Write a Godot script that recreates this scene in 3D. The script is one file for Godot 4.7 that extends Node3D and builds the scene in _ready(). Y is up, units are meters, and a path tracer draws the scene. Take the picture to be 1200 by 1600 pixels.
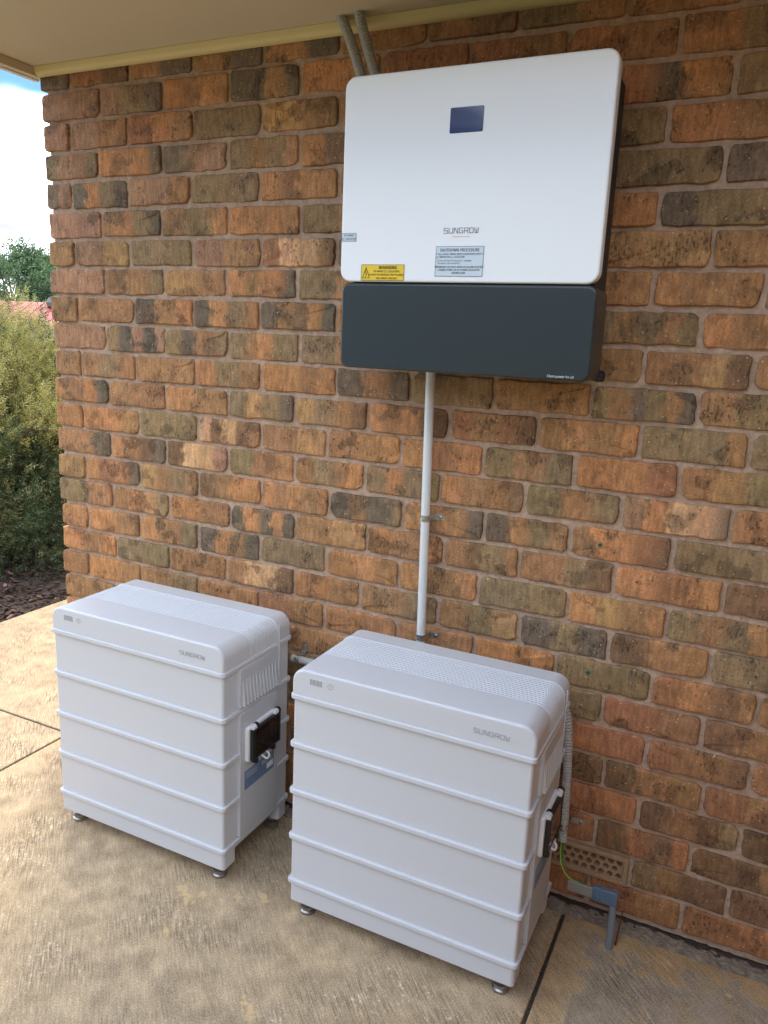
extends Node3D
# Brick wall under a porch soffit with a wall-hung inverter and two floor-standing battery cabinets.
# Metres, y up. The wall face is z = 0, its free corner x = 0, the paving y = 0.

var M := {}
var taken := {}
var rng := RandomNumberGenerator.new()

# ------------------------------------------------------------------ helpers
func lin(r: float, g: float, b: float) -> Color:
	return Color(r, g, b).linear_to_srgb()

func numbered(called: String) -> String:
	var n: int = taken.get(called, 0)
	taken[called] = n + 1
	return called if n == 0 else "%s_%03d" % [called, n]

func tag(o: Node, label: String, category: String, group := "", kind := "") -> Node:
	if label: o.set_meta("label", label)
	if category: o.set_meta("category", category)
	if group: o.set_meta("group", group)
	if kind: o.set_meta("kind", kind)
	return o

func thing(called: String, at: Vector3, label: String, category: String, group := "") -> Node3D:
	var o := Node3D.new()
	o.name = numbered(called)
	add_child(o)
	o.position = at
	tag(o, label, category, group)
	return o

func part(called: String, mesh: Mesh, m: Material, parent: Node, at := Vector3.ZERO) -> MeshInstance3D:
	var o := MeshInstance3D.new()
	o.name = called if parent != self else numbered(called)
	o.mesh = mesh
	o.material_override = m
	o.position = at
	parent.add_child(o, true)
	return o

# Collects closed shapes as triangles; commit() gives area-weighted normals that break at sharp edges.
class MB:
	var v := PackedVector3Array()
	var uv := PackedVector2Array()
	var use_uv := false
	var first := 0
	func tri(a: Vector3, b: Vector3, c: Vector3) -> void:
		v.append(a); v.append(b); v.append(c)
	func quad(a: Vector3, b: Vector3, c: Vector3, d: Vector3) -> void:
		tri(a, b, c); tri(a, c, d)
	func close() -> void:
		# turn the shape that was just added so that its faces look outwards
		var vol := 0.0
		var o := v[first] if first < v.size() else Vector3.ZERO
		for i in range(first, v.size(), 3):
			vol += (v[i] - o).dot((v[i + 1] - o).cross(v[i + 2] - o))
		if vol > 0.0:
			for i in range(first, v.size(), 3):
				var t := v[i + 1]
				v[i + 1] = v[i + 2]
				v[i + 2] = t
		first = v.size()
	func loft(rings: Array, cap_a := true, cap_b := true) -> void:
		var n: int = rings[0].size()
		for k in rings.size() - 1:
			var p: PackedVector3Array = rings[k]
			var q: PackedVector3Array = rings[k + 1]
			for i in n:
				var j := (i + 1) % n
				quad(p[i], p[j], q[j], q[i])
		if cap_a: cap(rings[0], true)
		if cap_b: cap(rings[rings.size() - 1], false)
		close()
	func cap(r: PackedVector3Array, flip: bool) -> void:
		var c := Vector3.ZERO
		for p in r: c += p
		c /= r.size()
		for i in r.size():
			var j := (i + 1) % r.size()
			if flip: tri(c, r[j], r[i])
			else: tri(c, r[i], r[j])
	func commit(crease := 0.72) -> ArrayMesh:
		var nf := v.size() / 3
		var fn := PackedVector3Array()
		fn.resize(nf)
		var at := {}
		for f in nf:
			fn[f] = (v[f * 3 + 2] - v[f * 3]).cross(v[f * 3 + 1] - v[f * 3])
		for i in v.size():
			var k := Vector3i((v[i] * 20000.0).round())
			if at.has(k): at[k].append(i / 3)
			else: at[k] = PackedInt32Array([i / 3])
		var nn := PackedVector3Array()
		nn.resize(v.size())
		for i in v.size():
			var k := Vector3i((v[i] * 20000.0).round())
			var mine := fn[i / 3].normalized()
			var s := Vector3.ZERO
			for f in at[k]:
				if fn[f].normalized().dot(mine) > crease: s += fn[f]
			nn[i] = s.normalized() if s.length_squared() > 0.0 else mine
		var a := []
		a.resize(Mesh.ARRAY_MAX)
		a[Mesh.ARRAY_VERTEX] = v
		a[Mesh.ARRAY_NORMAL] = nn
		if use_uv: a[Mesh.ARRAY_TEX_UV] = uv
		var m := ArrayMesh.new()
		m.add_surface_from_arrays(Mesh.PRIMITIVE_TRIANGLES, a)
		return m
	# box with chamfered edges
	func box(lo: Vector3, hi: Vector3, b := 0.0) -> void:
		if b <= 0.0:
			var r0 := PackedVector3Array([lo, Vector3(hi.x, lo.y, lo.z), Vector3(hi.x, lo.y, hi.z), Vector3(lo.x, lo.y, hi.z)])
			var r1 := PackedVector3Array()
			for p in r0: r1.append(Vector3(p.x, hi.y, p.z))
			loft([r0, r1])
			return
		rr(lo, hi, b, b, 1)
	# prism with rounded-rectangle outline, standing along axis (0 x, 1 y, 2 z), edges rounded by bevel b
	func rr(lo: Vector3, hi: Vector3, r: float, b: float, seg := 4, axis := 1, bevel_a := true, bevel_b := true) -> void:
		var u := 0 if axis != 0 else 1
		var w := 2 if axis != 2 else 1
		var rings := []
		var steps := []
		var bs := 3 if b > 0.0015 and seg > 1 else 1
		if b > 0.0 and bevel_a:
			for i in bs + 1:
				var t := PI / 2 * i / bs
				steps.append([lo[axis] + b * (1.0 - sin(t)), b * (1.0 - cos(t)) if bs > 1 else b * (1 - i)])
			steps.reverse()
			if bs > 1:
				steps.clear()
				for i in bs + 1:
					var t := PI / 2 * i / bs
					steps.append([lo[axis] + b * (1.0 - cos(t)), b * (1.0 - sin(t))])
			else:
				steps = [[lo[axis], b], [lo[axis] + b, 0.0]]
		else:
			steps.append([lo[axis], 0.0])
		if b > 0.0 and bevel_b:
			if bs > 1:
				for i in bs + 1:
					var t := PI / 2 * i / bs
					steps.append([hi[axis] - b * (1.0 - sin(PI / 2 - t + 0.0)) if false else hi[axis] - b + b * sin(t), b * (1.0 - cos(t))])
			else:
				steps.append([hi[axis] - b, 0.0])
				steps.append([hi[axis], b])
		else:
			steps.append([hi[axis], 0.0])
		for st in steps:
			var ring := PackedVector3Array()
			var ins: float = st[1]
			var rad := maxf(r - ins, 0.0002)
			for c in 4:
				var cu := (hi[u] - ins - rad) if c == 0 or c == 3 else (lo[u] + ins + rad)
				var cw := (hi[w] - ins - rad) if c < 2 else (lo[w] + ins + rad)
				for i in seg + 1:
					var t := PI / 2 * (c + float(i) / seg)
					var p := Vector3.ZERO
					p[axis] = st[0]
					p[u] = cu + rad * cos(t)
					p[w] = cw + rad * sin(t)
					ring.append(p)
			rings.append(ring)
		loft(rings)
	# tube along a path; radii may vary per point
	func tube(path: PackedVector3Array, radii, seg := 12) -> void:
		var rings := []
		var up := Vector3(0.31, 0.22, 0.92).normalized()
		for i in path.size():
			var d := (path[mini(i + 1, path.size() - 1)] - path[maxi(i - 1, 0)]).normalized()
			var a := up.cross(d).normalized()
			if a.length() < 0.5: a = Vector3.RIGHT.cross(d).normalized()
			var b := d.cross(a).normalized()
			up = b if absf(b.dot(d)) < 0.9 else up
			up = a.cross(d) * -1.0
			var r: float = radii if radii is float else radii[i]
			var ring := PackedVector3Array()
			for k in seg:
				var t := TAU * k / seg
				ring.append(path[i] + (a * cos(t) + b * sin(t)) * r)
			rings.append(ring)
		loft(rings)
	# solid of revolution round the y axis through o; prof = [[r, y], ...]
	func lathe(o: Vector3, prof: Array, seg := 16, axis := 1) -> void:
		var rings := []
		for p in prof:
			var ring := PackedVector3Array()
			for k in seg:
				var t := TAU * k / seg
				var q := Vector3(p[0] * cos(t), p[1], p[0] * sin(t))
				if axis == 0: q = Vector3(q.y, q.x, q.z)
				elif axis == 2: q = Vector3(q.x, q.z, q.y)
				ring.append(o + q)
			rings.append(ring)
		loft(rings)
	# flat bar between two points in a plane facing +z
	func bar(a: Vector3, b: Vector3, w: float, t: float) -> void:
		var d := (b - a).normalized()
		var s := Vector3(-d.y, d.x, 0) * w * 0.5
		var a2 := a - d * w * 0.5
		var b2 := b + d * w * 0.5
		var r0 := PackedVector3Array([a2 - s, b2 - s, b2 + s, a2 + s])
		var r1 := PackedVector3Array()
		for p in r0: r1.append(p + Vector3(0, 0, t))
		loft([r0, r1])

func curve(points: Array, n: int) -> PackedVector3Array:
	# Catmull-Rom through the points
	var out := PackedVector3Array()
	var m := points.size()
	for i in n + 1:
		var t := float(i) / n * (m - 1)
		var k := mini(int(t), m - 2)
		var f := t - k
		var a: Vector3 = points[maxi(k - 1, 0)]
		var b: Vector3 = points[k]
		var c: Vector3 = points[k + 1]
		var d: Vector3 = points[mini(k + 2, m - 1)]
		out.append(b.cubic_interpolate(c, a, d, f))
	return out

func corrugated(path: PackedVector3Array, r: float, pitch: float) -> MB:
	var length := 0.0
	for i in path.size() - 1: length += path[i].distance_to(path[i + 1])
	var n := int(length / pitch) * 4
	var pts := PackedVector3Array()
	var rad := PackedFloat32Array()
	var c := Curve3D.new()
	for p in path: c.add_point(p)
	for i in n + 1:
		pts.append(c.sample_baked(c.get_baked_length() * i / n, true))
		rad.append(r if i % 4 < 2 else r * 0.76)
	var mb := MB.new()
	mb.tube(pts, rad, 14)
	return mb

func noise(seed_: int, freq: float, octaves := 3, kind := FastNoiseLite.TYPE_SIMPLEX_SMOOTH) -> FastNoiseLite:
	var n := FastNoiseLite.new()
	n.seed = seed_
	n.noise_type = kind
	n.frequency = freq
	n.fractal_type = FastNoiseLite.FRACTAL_FBM if octaves > 1 else FastNoiseLite.FRACTAL_NONE
	n.fractal_octaves = octaves
	return n

func noise_bytes(w: int, h: int, n: FastNoiseLite, stretch_x := 1, stretch_y := 1) -> PackedByteArray:
	var im := n.get_image(ceili(float(w) / stretch_x), ceili(float(h) / stretch_y))
	if stretch_x > 1 or stretch_y > 1: im.resize(w, h, Image.INTERPOLATE_CUBIC)
	im.convert(Image.FORMAT_L8)
	return im.get_data()

func noise_tex(seed_: int, freq: float, size: int, octaves := 4, lo := 0.0, hi := 1.0) -> ImageTexture:
	var im := noise(seed_, freq, octaves).get_seamless_image(size, size)
	im.convert(Image.FORMAT_L8)
	if lo > 0.0 or hi < 1.0:
		var d := im.get_data()
		for i in d.size(): d[i] = int(255.0 * (lo + (hi - lo) * d[i] / 255.0))
		im = Image.create_from_data(size, size, false, Image.FORMAT_L8, d)
	return ImageTexture.create_from_image(im)

func plain(c: Color, rough: float, metal := 0.0) -> StandardMaterial3D:
	var m := StandardMaterial3D.new()
	m.albedo_color = c
	m.roughness = rough
	m.metallic = metal
	return m

# ------------------------------------------------------------------ scene
func _ready() -> void:
	rng.seed = 4711
	camera_and_light()
	materials()
	print("materials ", Time.get_ticks_msec())
	paving()
	print("paving ", Time.get_ticks_msec())
	brick_wall()
	print("wall ", Time.get_ticks_msec())
	porch()
	surroundings()
	print("surroundings ", Time.get_ticks_msec())
	inverter()
	var cab := battery()
	cab.position = Vector3(0.7076, 0, 0.2544)
	tag(cab, "white stacked battery cabinet standing beside the free corner of the brick wall", "battery", "white battery cabinets along the brick wall")
	var two: Node3D = cab.duplicate()
	two.name = numbered("battery_cabinet")
	add_child(two)
	two.position = Vector3(1.5353, 0, 0.2561)
	tag(two, "white stacked battery cabinet standing below the wall-hung inverter and beside the vent brick", "battery", "white battery cabinets along the brick wall")
	fittings()
	print("done ", Time.get_ticks_msec())

const EXPOSURE := 4.35
func camera_and_light() -> void:
	var cam := Camera3D.new()
	cam.name = "camera"
	cam.fov = 66.622
	cam.near = 0.05
	cam.far = 400.0
	cam.position = Vector3(2.1792, 1.5045, 1.9409)
	cam.rotation = Vector3(-0.2208, 0.4423, 0.0440)
	add_child(cam)
	cam.current = true
	var sun := DirectionalLight3D.new()
	sun.name = "sun"
	sun.light_energy = 0.32
	sun.light_color = Color(1.0, 0.96, 0.90)
	sun.light_angular_distance = 18.0
	sun.shadow_enabled = true
	add_child(sun)
	sun.look_at_from_position(Vector3.ZERO, -Vector3(-0.26, 0.90, -0.34))
	var env := Environment.new()
	env.background_mode = Environment.BG_SKY
	env.tonemap_mode = Environment.TONE_MAPPER_LINEAR
	env.tonemap_exposure = EXPOSURE
	env.sdfgi_enabled = true
	env.ssao_enabled = true
	env.ssil_enabled = true
	var sky := Sky.new()
	var pan := PanoramaSkyMaterial.new()
	pan.panorama = sky_picture()
	pan.energy_multiplier = 1.0
	sky.sky_material = pan
	env.sky = sky
	var we := WorldEnvironment.new()
	we.name = "world_environment"
	we.environment = env
	add_child(we)

func sky_picture() -> ImageTexture:
	var w := 1024
	var h := 512
	var im := Image.create(w, h, false, Image.FORMAT_RGBF)
	var n1 := noise(11, 1.7, 5)
	var n2 := noise(29, 3.1, 4)
	for j in h:
		var th := PI * (j + 0.5) / h
		var y := cos(th)
		for i in w:
			var ph := TAU * (i + 0.5) / w
			var d := Vector3(sin(th) * sin(ph), y, -sin(th) * cos(ph))
			var c: Color
			if y < -0.02:
				c = Color(0.30, 0.28, 0.25)
			else:
				var t := clampf(y, 0.0, 1.0)
				var blue := Color(0.125, 0.23, 0.36).lerp(Color(0.03, 0.10, 0.27), pow(t, 0.5))
				# cloud layer, flatter towards the horizon
				var q := Vector3(d.x, d.y * 2.2, d.z)
				var k := n1.get_noise_3dv(q * 1.15 + Vector3(33.00582, 31.40348, 3.879056)) + 0.20 * n2.get_noise_3dv(q * 2.0)
				var cover := smoothstep(-0.12, 0.03, k)
				var grey := smoothstep(0.02, 0.30, n2.get_noise_3dv(Vector3(d.x * 1.3, d.y * 9.0, d.z * 1.3) + Vector3(29.47063, 16.58561, 36.27196)))
				var cloud := Color(1.11, 1.20, 1.31).lerp(Color(0.165, 0.168, 0.185), grey * 0.95)
				c = blue.lerp(cloud, cover)
			im.set_pixel(i, j, c)
	return ImageTexture.create_from_image(im)

func materials() -> void:
	M.fine = noise_tex(3, 0.09, 256, 4)
	M.coarse = noise_tex(5, 0.02, 256, 4)
	M.rough_a = noise_tex(7, 0.03, 256, 4, 0.75, 1.0)
	# powder-coated cabinet plastic and painted metal
	var wp := plain(lin(0.57, 0.58, 0.60), 0.42)
	wp.heightmap_enabled = false
	wp.uv1_triplanar = true
	wp.uv1_scale = Vector3.ONE * 9.0
	wp.roughness_texture = M.rough_a
	M.cabinet = wp
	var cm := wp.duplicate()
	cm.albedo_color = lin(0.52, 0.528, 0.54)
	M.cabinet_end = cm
	var wi: StandardMaterial3D = wp.duplicate()
	wi.albedo_color = lin(0.855, 0.885, 0.90)
	wi.roughness = 0.38
	M.inverter_white = wi
	var dk: StandardMaterial3D = wp.duplicate()
	dk.albedo_color = lin(0.030, 0.042, 0.046)
	dk.roughness = 0.36
	M.inverter_dark = dk
	M.black = plain(lin(0.012, 0.012, 0.013), 0.42)
	M.body_dark = plain(lin(0.03, 0.03, 0.03), 0.6)
	M.screen = plain(lin(0.012, 0.035, 0.13), 0.05)
	M.ink = plain(lin(0.10, 0.11, 0.14), 0.6)
	M.ink_black = plain(lin(0.015, 0.015, 0.015), 0.6)
	M.ink_grey = plain(lin(0.27, 0.28, 0.31), 0.6)
	M.ink_pale = plain(lin(0.44, 0.46, 0.49), 0.6)
	M.ink_white = plain(lin(0.75, 0.76, 0.77), 0.6)
	M.orange = plain(lin(0.75, 0.32, 0.10), 0.6)
	M.yellow = plain(lin(0.80, 0.56, 0.035), 0.5)
	M.plate = plain(lin(0.60, 0.70, 0.76), 0.42)
	M.plate_edge = plain(lin(0.12, 0.15, 0.18), 0.5)
	M.blue_label = plain(lin(0.13, 0.20, 0.32), 0.4)
	M.smoke = plain(Color(0.02, 0.025, 0.03, 0.45), 0.08)
	M.smoke.transparency = BaseMaterial3D.TRANSPARENCY_ALPHA
	M.pvc = plain(lin(0.69, 0.715, 0.70), 0.38)
	M.flex = plain(lin(0.33, 0.33, 0.29), 0.5)
	M.flex_pale = plain(lin(0.46, 0.46, 0.44), 0.5)
	var zn := plain(lin(0.55, 0.56, 0.55), 0.32, 0.9)
	zn.roughness_texture = M.coarse
	zn.uv1_triplanar = true
	zn.uv1_scale = Vector3.ONE * 20.0
	zn.roughness = 0.6
	M.zinc = zn
	M.steel = plain(lin(0.35, 0.34, 0.33), 0.3, 0.9)
	M.strap = plain(lin(0.30, 0.29, 0.26), 0.55, 0.3)
	M.stake_blue = plain(lin(0.095, 0.15, 0.215), 0.5)
	M.stake_grey = plain(lin(0.19, 0.225, 0.24), 0.55)
	M.rust = plain(lin(0.11, 0.04, 0.018), 0.9)
	M.green_wire = plain(lin(0.02, 0.20, 0.045), 0.4)
	M.yellow_wire = plain(lin(0.62, 0.58, 0.03), 0.4)
	M.plug = plain(lin(0.01, 0.16, 0.09), 0.5)
	var so := plain(lin(0.58, 0.49, 0.345), 0.7)
	so.uv1_triplanar = true
	so.uv1_scale = Vector3.ONE * 3.0
	so.heightmap_enabled = true
	so.heightmap_texture = M.coarse
	so.heightmap_scale = 0.05
	M.soffit = so
	M.trim = plain(lin(0.64, 0.52, 0.24), 0.5)
	M.fascia = plain(lin(0.74, 0.72, 0.66), 0.5)
	# mortar: sandy, pinkish grey
	var mo := StandardMaterial3D.new()
	mo.albedo_texture = two_tone(21, 256, lin(0.40, 0.272, 0.185), lin(0.54, 0.390, 0.275), 0.05)
	mo.uv1_triplanar = true
	mo.uv1_world_triplanar = true
	mo.uv1_scale = Vector3.ONE * 3.3
	mo.roughness = 0.95
	mo.heightmap_enabled = true
	mo.heightmap_texture = M.fine
	mo.heightmap_scale = 0.25
	M.mortar = mo
	var te: StandardMaterial3D = mo.duplicate()
	te.albedo_texture = two_tone(22, 256, lin(0.33, 0.20, 0.105), lin(0.43, 0.27, 0.15), 0.04)
	te.heightmap_scale = 0.08
	M.vent = te
	var lip: StandardMaterial3D = mo.duplicate()
	lip.albedo_texture = two_tone(23, 256, lin(0.17, 0.135, 0.10), lin(0.36, 0.29, 0.21), 0.05)
	lip.heightmap_scale = 0.5
	M.rubble = lip
	M.soil = mo.duplicate()
	M.soil.albedo_texture = two_tone(24, 256, lin(0.038, 0.025, 0.016), lin(0.085, 0.058, 0.040), 0.06)
	M.gravel = mo.duplicate()
	M.gravel.albedo_texture = two_tone(25, 256, lin(0.30, 0.285, 0.26), lin(0.42, 0.40, 0.37), 0.06)
	M.gravel.uv1_scale = Vector3.ONE * 0.6
	M.grass = mo.duplicate()
	M.grass.albedo_texture = two_tone(26, 256, lin(0.035, 0.055, 0.018), lin(0.085, 0.105, 0.040), 0.08)
	M.bark = plain(lin(0.16, 0.125, 0.095), 0.95)
	M.house_wall = plain(lin(0.55, 0.50, 0.42), 0.8)
	M.red_roof = plain(lin(0.40, 0.075, 0.065), 0.55)
	M.dark_brick = plain(lin(0.17, 0.11, 0.075), 0.9)
	M.dark_tile = plain(lin(0.085, 0.075, 0.07), 0.8)
	M.glass = plain(lin(0.03, 0.04, 0.05), 0.05)
	M.wire = plain(lin(0.10, 0.10, 0.11), 0.7)

func two_tone(seed_: int, size: int, a: Color, b: Color, freq: float) -> ImageTexture:
	var src := noise(seed_, freq, 5).get_seamless_image(size, size)
	src.convert(Image.FORMAT_L8)
	var d := src.get_data()
	var src2 := noise(seed_ + 50, 0.012, 3).get_seamless_image(size, size)
	src2.convert(Image.FORMAT_L8)
	var e := src2.get_data()
	var o := PackedByteArray()
	o.resize(size * size * 3)
	for i in size * size:
		var t := clampf((d[i] * 0.65 + e[i] * 0.35) / 255.0 * 1.5 - 0.25, 0.0, 1.0)
		o[i * 3] = int(255.0 * lerpf(a.r, b.r, t))
		o[i * 3 + 1] = int(255.0 * lerpf(a.g, b.g, t))
		o[i * 3 + 2] = int(255.0 * lerpf(a.b, b.b, t))
	return ImageTexture.create_from_image(Image.create_from_data(size, size, false, Image.FORMAT_RGB8, o))

# ------------------------------------------------------------------ paving
const PAVE := 3.84
func paving() -> void:
	var ground := PlaneMesh.new()
	ground.size = Vector2(360, 360)
	var gm := part("ground", ground, M.gravel, self, Vector3(0, -0.14, 0))
	gm.set_meta("kind", "structure")
	var added_lawn := PlaneMesh.new()
	added_lawn.size = Vector2(22.0, 5.4)
	part("added_lawn", added_lawn, M.grass, self, Vector3(3.0, -0.03, 4.76)).set_meta("kind", "structure")  # added out of view: dark green ground to lower the warm bounce
	# one sheet of broomed concrete colour, 3.84 m square, with its stains where the photograph has them
	var n := 2048
	var fine := noise_bytes(n, n, noise(61, 0.42, 3))
	var broom := noise_bytes(n, n, noise(62, 0.30, 2), 1, 9)
	var mid := noise_bytes(n, n, noise(63, 0.018, 5))
	var big := noise_bytes(n, n, noise(64, 0.0035, 4))
	var chip := noise_bytes(n, n, noise(65, 0.11, 3))
	var wear := noise_bytes(n, n, noise(66, 0.006, 3))
	var col := PackedByteArray()
	col.resize(n * n * 3)
	var hgt := PackedByteArray()
	hgt.resize(n * n)
	var base := lin(0.405, 0.302, 0.190)
	var warm := lin(0.425, 0.312, 0.188)
	var dark := lin(0.175, 0.135, 0.096)
	var pale := lin(0.60, 0.49, 0.34)
	var ochre := lin(0.35, 0.215, 0.095)
	var scuff := lin(0.27, 0.225, 0.175)
	for j in n:
		for i in n:
			var k := j * n + i
			# diagonal broom strokes: shear the stretched noise
			var kb := j * n + (i + n * 2 - j) % n
			var g := (fine[k] - 128) * 0.0017 + (broom[kb] - 128) * (0.0007 + maxf(0.0, (wear[k] - 112) * 0.000016)) + (mid[k] - 128) * 0.0010
			var b := clampf((big[k] - 110) * 0.012, 0.0, 1.0)
			var r_ := lerpf(base.r, warm.r, b * 0.6)
			var g_ := lerpf(base.g, warm.g, b * 0.6)
			var b_ := lerpf(base.b, warm.b, b * 0.6)
			var m := clampf((mid[k] * 0.5 + wear[k] * 0.5 - 138) * 0.011, 0.0, 0.24)
			r_ = lerpf(r_, dark.r, m); g_ = lerpf(g_, dark.g, m); b_ = lerpf(b_, dark.b, m)
			var p := clampf((chip[k] + (wear[k] - 128) * 0.55 - 208) * 0.05, 0.0, 0.6)
			r_ = lerpf(r_, pale.r, p); g_ = lerpf(g_, pale.g, p); b_ = lerpf(b_, pale.b, p)
			# ochre stain washed out along the wall foot and the joint beside the stake, grey scuffing beyond it
			if i > 990 and i < 1430 and j < 520:
				var x := i * PAVE / n
				var z := j * PAVE / n
				var o := clampf((0.125 + (mid[k] - 128) * 0.0011 + (wear[k] - 128) * 0.0006 - z) * 22.0, 0.0, 0.6) if x > 1.88 else 0.0
				o = maxf(o, clampf((0.045 + (mid[k] - 128) * 0.0005 - absf(x - 1.905)) * 40.0, 0.0, 0.45))
				r_ = lerpf(r_, ochre.r, o); g_ = lerpf(g_, ochre.g, o); b_ = lerpf(b_, ochre.b, o)
				if x > 1.96 and o < 0.05:
					var q := clampf((mid[k] + big[k] - 226) * 0.014, 0.0, 0.5)
					r_ = lerpf(r_, scuff.r, q); g_ = lerpf(g_, scuff.g, q); b_ = lerpf(b_, scuff.b, q)
			var f := 1.0 + g * 1.25
			col[k * 3] = clampi(int(r_ * f * 255.0), 0, 255)
			col[k * 3 + 1] = clampi(int(g_ * f * 255.0), 0, 255)
			col[k * 3 + 2] = clampi(int(b_ * f * 255.0), 0, 255)
			hgt[k] = clampi(128 + int((fine[k] - 128) * 0.40 + (broom[kb] - 128) * 0.22), 0, 255)
	# stains and spatters of tan grout, at their places on the slab
	var spots := [[0.925, 0.475, 0.030, 0.016], [0.960, 0.500, 0.026, 0.012], [0.985, 0.472, 0.018, 0.009], [1.075, 0.430, 0.022, 0.010], [1.135, 0.395, 0.030, 0.012], [1.045, 0.462, 0.012, 0.006], [0.99, 0.62, 0.016, 0.007], [1.29, 0.70, 0.02, 0.008], [1.32, 0.72, 0.03, 0.012], [-0.62, -0.52, 0.03, 0.010], [-0.80, -0.62, 0.02, 0.007], [-0.40, -0.42, 0.012, 0.006], [-1.0, -0.72, 0.014, 0.005], [1.19, 0.93, 0.008, 0.004], [0.86, 0.72, 0.014, 0.006], [2.30, 0.14, 0.012, 0.006], [0.55, 0.60, 0.008, 0.004]]
	var tan_ := lin(0.62, 0.43, 0.22)
	for s in spots:
		var cx: float = s[0]
		var cz: float = s[1]
		var px := n / PAVE
		for dj in range(-int(s[2] * px) - 6, int(s[2] * px) + 7):
			for di in range(-int(s[2] * px) - 6, int(s[2] * px) + 7):
				var i := posmod(int(cx * px) + di, n)
				var j := posmod(int(cz * px) + dj, n)
				var k := j * n + i
				var rr_: float = Vector2(di / px * 0.8 + dj / px * 0.6, (dj / px * 0.8 - di / px * 0.6) * s[2] / s[3] * 0.7).length() / s[2]
				rr_ += 0.25 + (chip[k] - 128) * 0.008 + (fine[k] - 128) * 0.002
				var a := clampf((1.0 - rr_) * 3.0, 0.0, 0.7)
				if a > 0.0:
					for ch in 3:
						col[k * 3 + ch] = int(lerpf(col[k * 3 + ch], [tan_.r, tan_.g, tan_.b][ch] * 255.0, a))
	var cm := StandardMaterial3D.new()
	cm.albedo_texture = ImageTexture.create_from_image(Image.create_from_data(n, n, false, Image.FORMAT_RGB8, col))
	cm.heightmap_enabled = true
	cm.heightmap_texture = ImageTexture.create_from_image(Image.create_from_data(n, n, false, Image.FORMAT_L8, hgt))
	cm.heightmap_scale = 0.045
	cm.roughness = 0.95
	cm.metallic_specular = 0.25
	M.concrete = cm
	var edge := cm.duplicate()
	edge.heightmap_scale = 0.03
	M.concrete_edge = edge
	var pv := Node3D.new()
	pv.name = numbered("concrete_paving")
	pv.set_meta("kind", "structure")
	add_child(pv)
	# slabs parted by joints; [x0, x1, z0, z1]
	for s in [[0.004, 1.875, 0.058, 2.05], [1.884, 5.2, 0.055, 2.05], [-1.17, -0.006, 0.026, 2.05], [-1.17, -0.012, -6.0, 0.016]]:
		part("slab", slab(s[0], s[1], s[2], s[3]), cm, pv)
	# soil in the joints below
	var bed := MB.new()
	bed.box(Vector3(-1.16, -0.13, -5.9), Vector3(5.2, -0.005, 2.04))
	part("joint_bed", bed.commit(), M.soil, pv)
	# rough broken edge of the slab along the foot of the wall
	var lipn := noise(71, 26.0, 5)
	var mb := MB.new()
	var rings := []
	for k in 330:
		var x := 0.02 + k * 0.0125
		var a := lipn.get_noise_2d(x * 1.7, 0.0)
		var b := lipn.get_noise_2d(x * 1.1, 9.0)
		var c := lipn.get_noise_2d(x, 17.0)
		rings.append(PackedVector3Array([Vector3(x, -0.07, 0.000 + 0.003 * b), Vector3(x, -0.005 + 0.005 * a, -0.001 + 0.004 * b), Vector3(x, -0.002 + 0.008 * c, 0.014 + 0.006 * a), Vector3(x, 0.001 + 0.007 * b, 0.036 + 0.008 * c), Vector3(x, -0.001 + 0.004 * a, 0.056 + 0.004 * b), Vector3(x, -0.07, 0.057)]))
	mb.loft(rings)
	part("broken_edge", mb.commit(0.2), M.rubble, pv)
	# crumbs of soil and grit lying in the joint beside the cabinet
	var gr := MB.new()
	for k in 220:
		var z := rng.randf_range(0.06, 1.0)
		var r := rng.randf_range(0.0012, 0.0036)
		gr.lathe(Vector3(1.8795 + rng.randf_range(-0.004, 0.004), -0.004 + r * 0.4, z), [[r * 0.2, -r * 0.7], [r, -r * 0.2], [r * 0.8, r * 0.5], [r * 0.2, r * 0.8]], 5)
	tag(part("joint_grit", gr.commit(), M.soil, pv), "", "", "", "stuff")

func slab(x0: float, x1: float, z0: float, z1: float) -> ArrayMesh:
	var mb := MB.new()
	mb.rr(Vector3(x0, -0.10, z0), Vector3(x1, 0.0, z1), 0.004, 0.0045, 3, 1, false, true)
	mb.use_uv = true
	for p in mb.v:
		mb.uv.append(Vector2(p.x + p.y * 0.5, p.z + p.y * 0.5) / PAVE)
	return mb.commit()

# ------------------------------------------------------------------ brick wall
const COURSE := 0.0879
const ADDED_SIDE := 2.75  # where the added side wall stands, out of view, shading the right
const AX := -0.02
const AW := 2.68
const AH := 2.34
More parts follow.
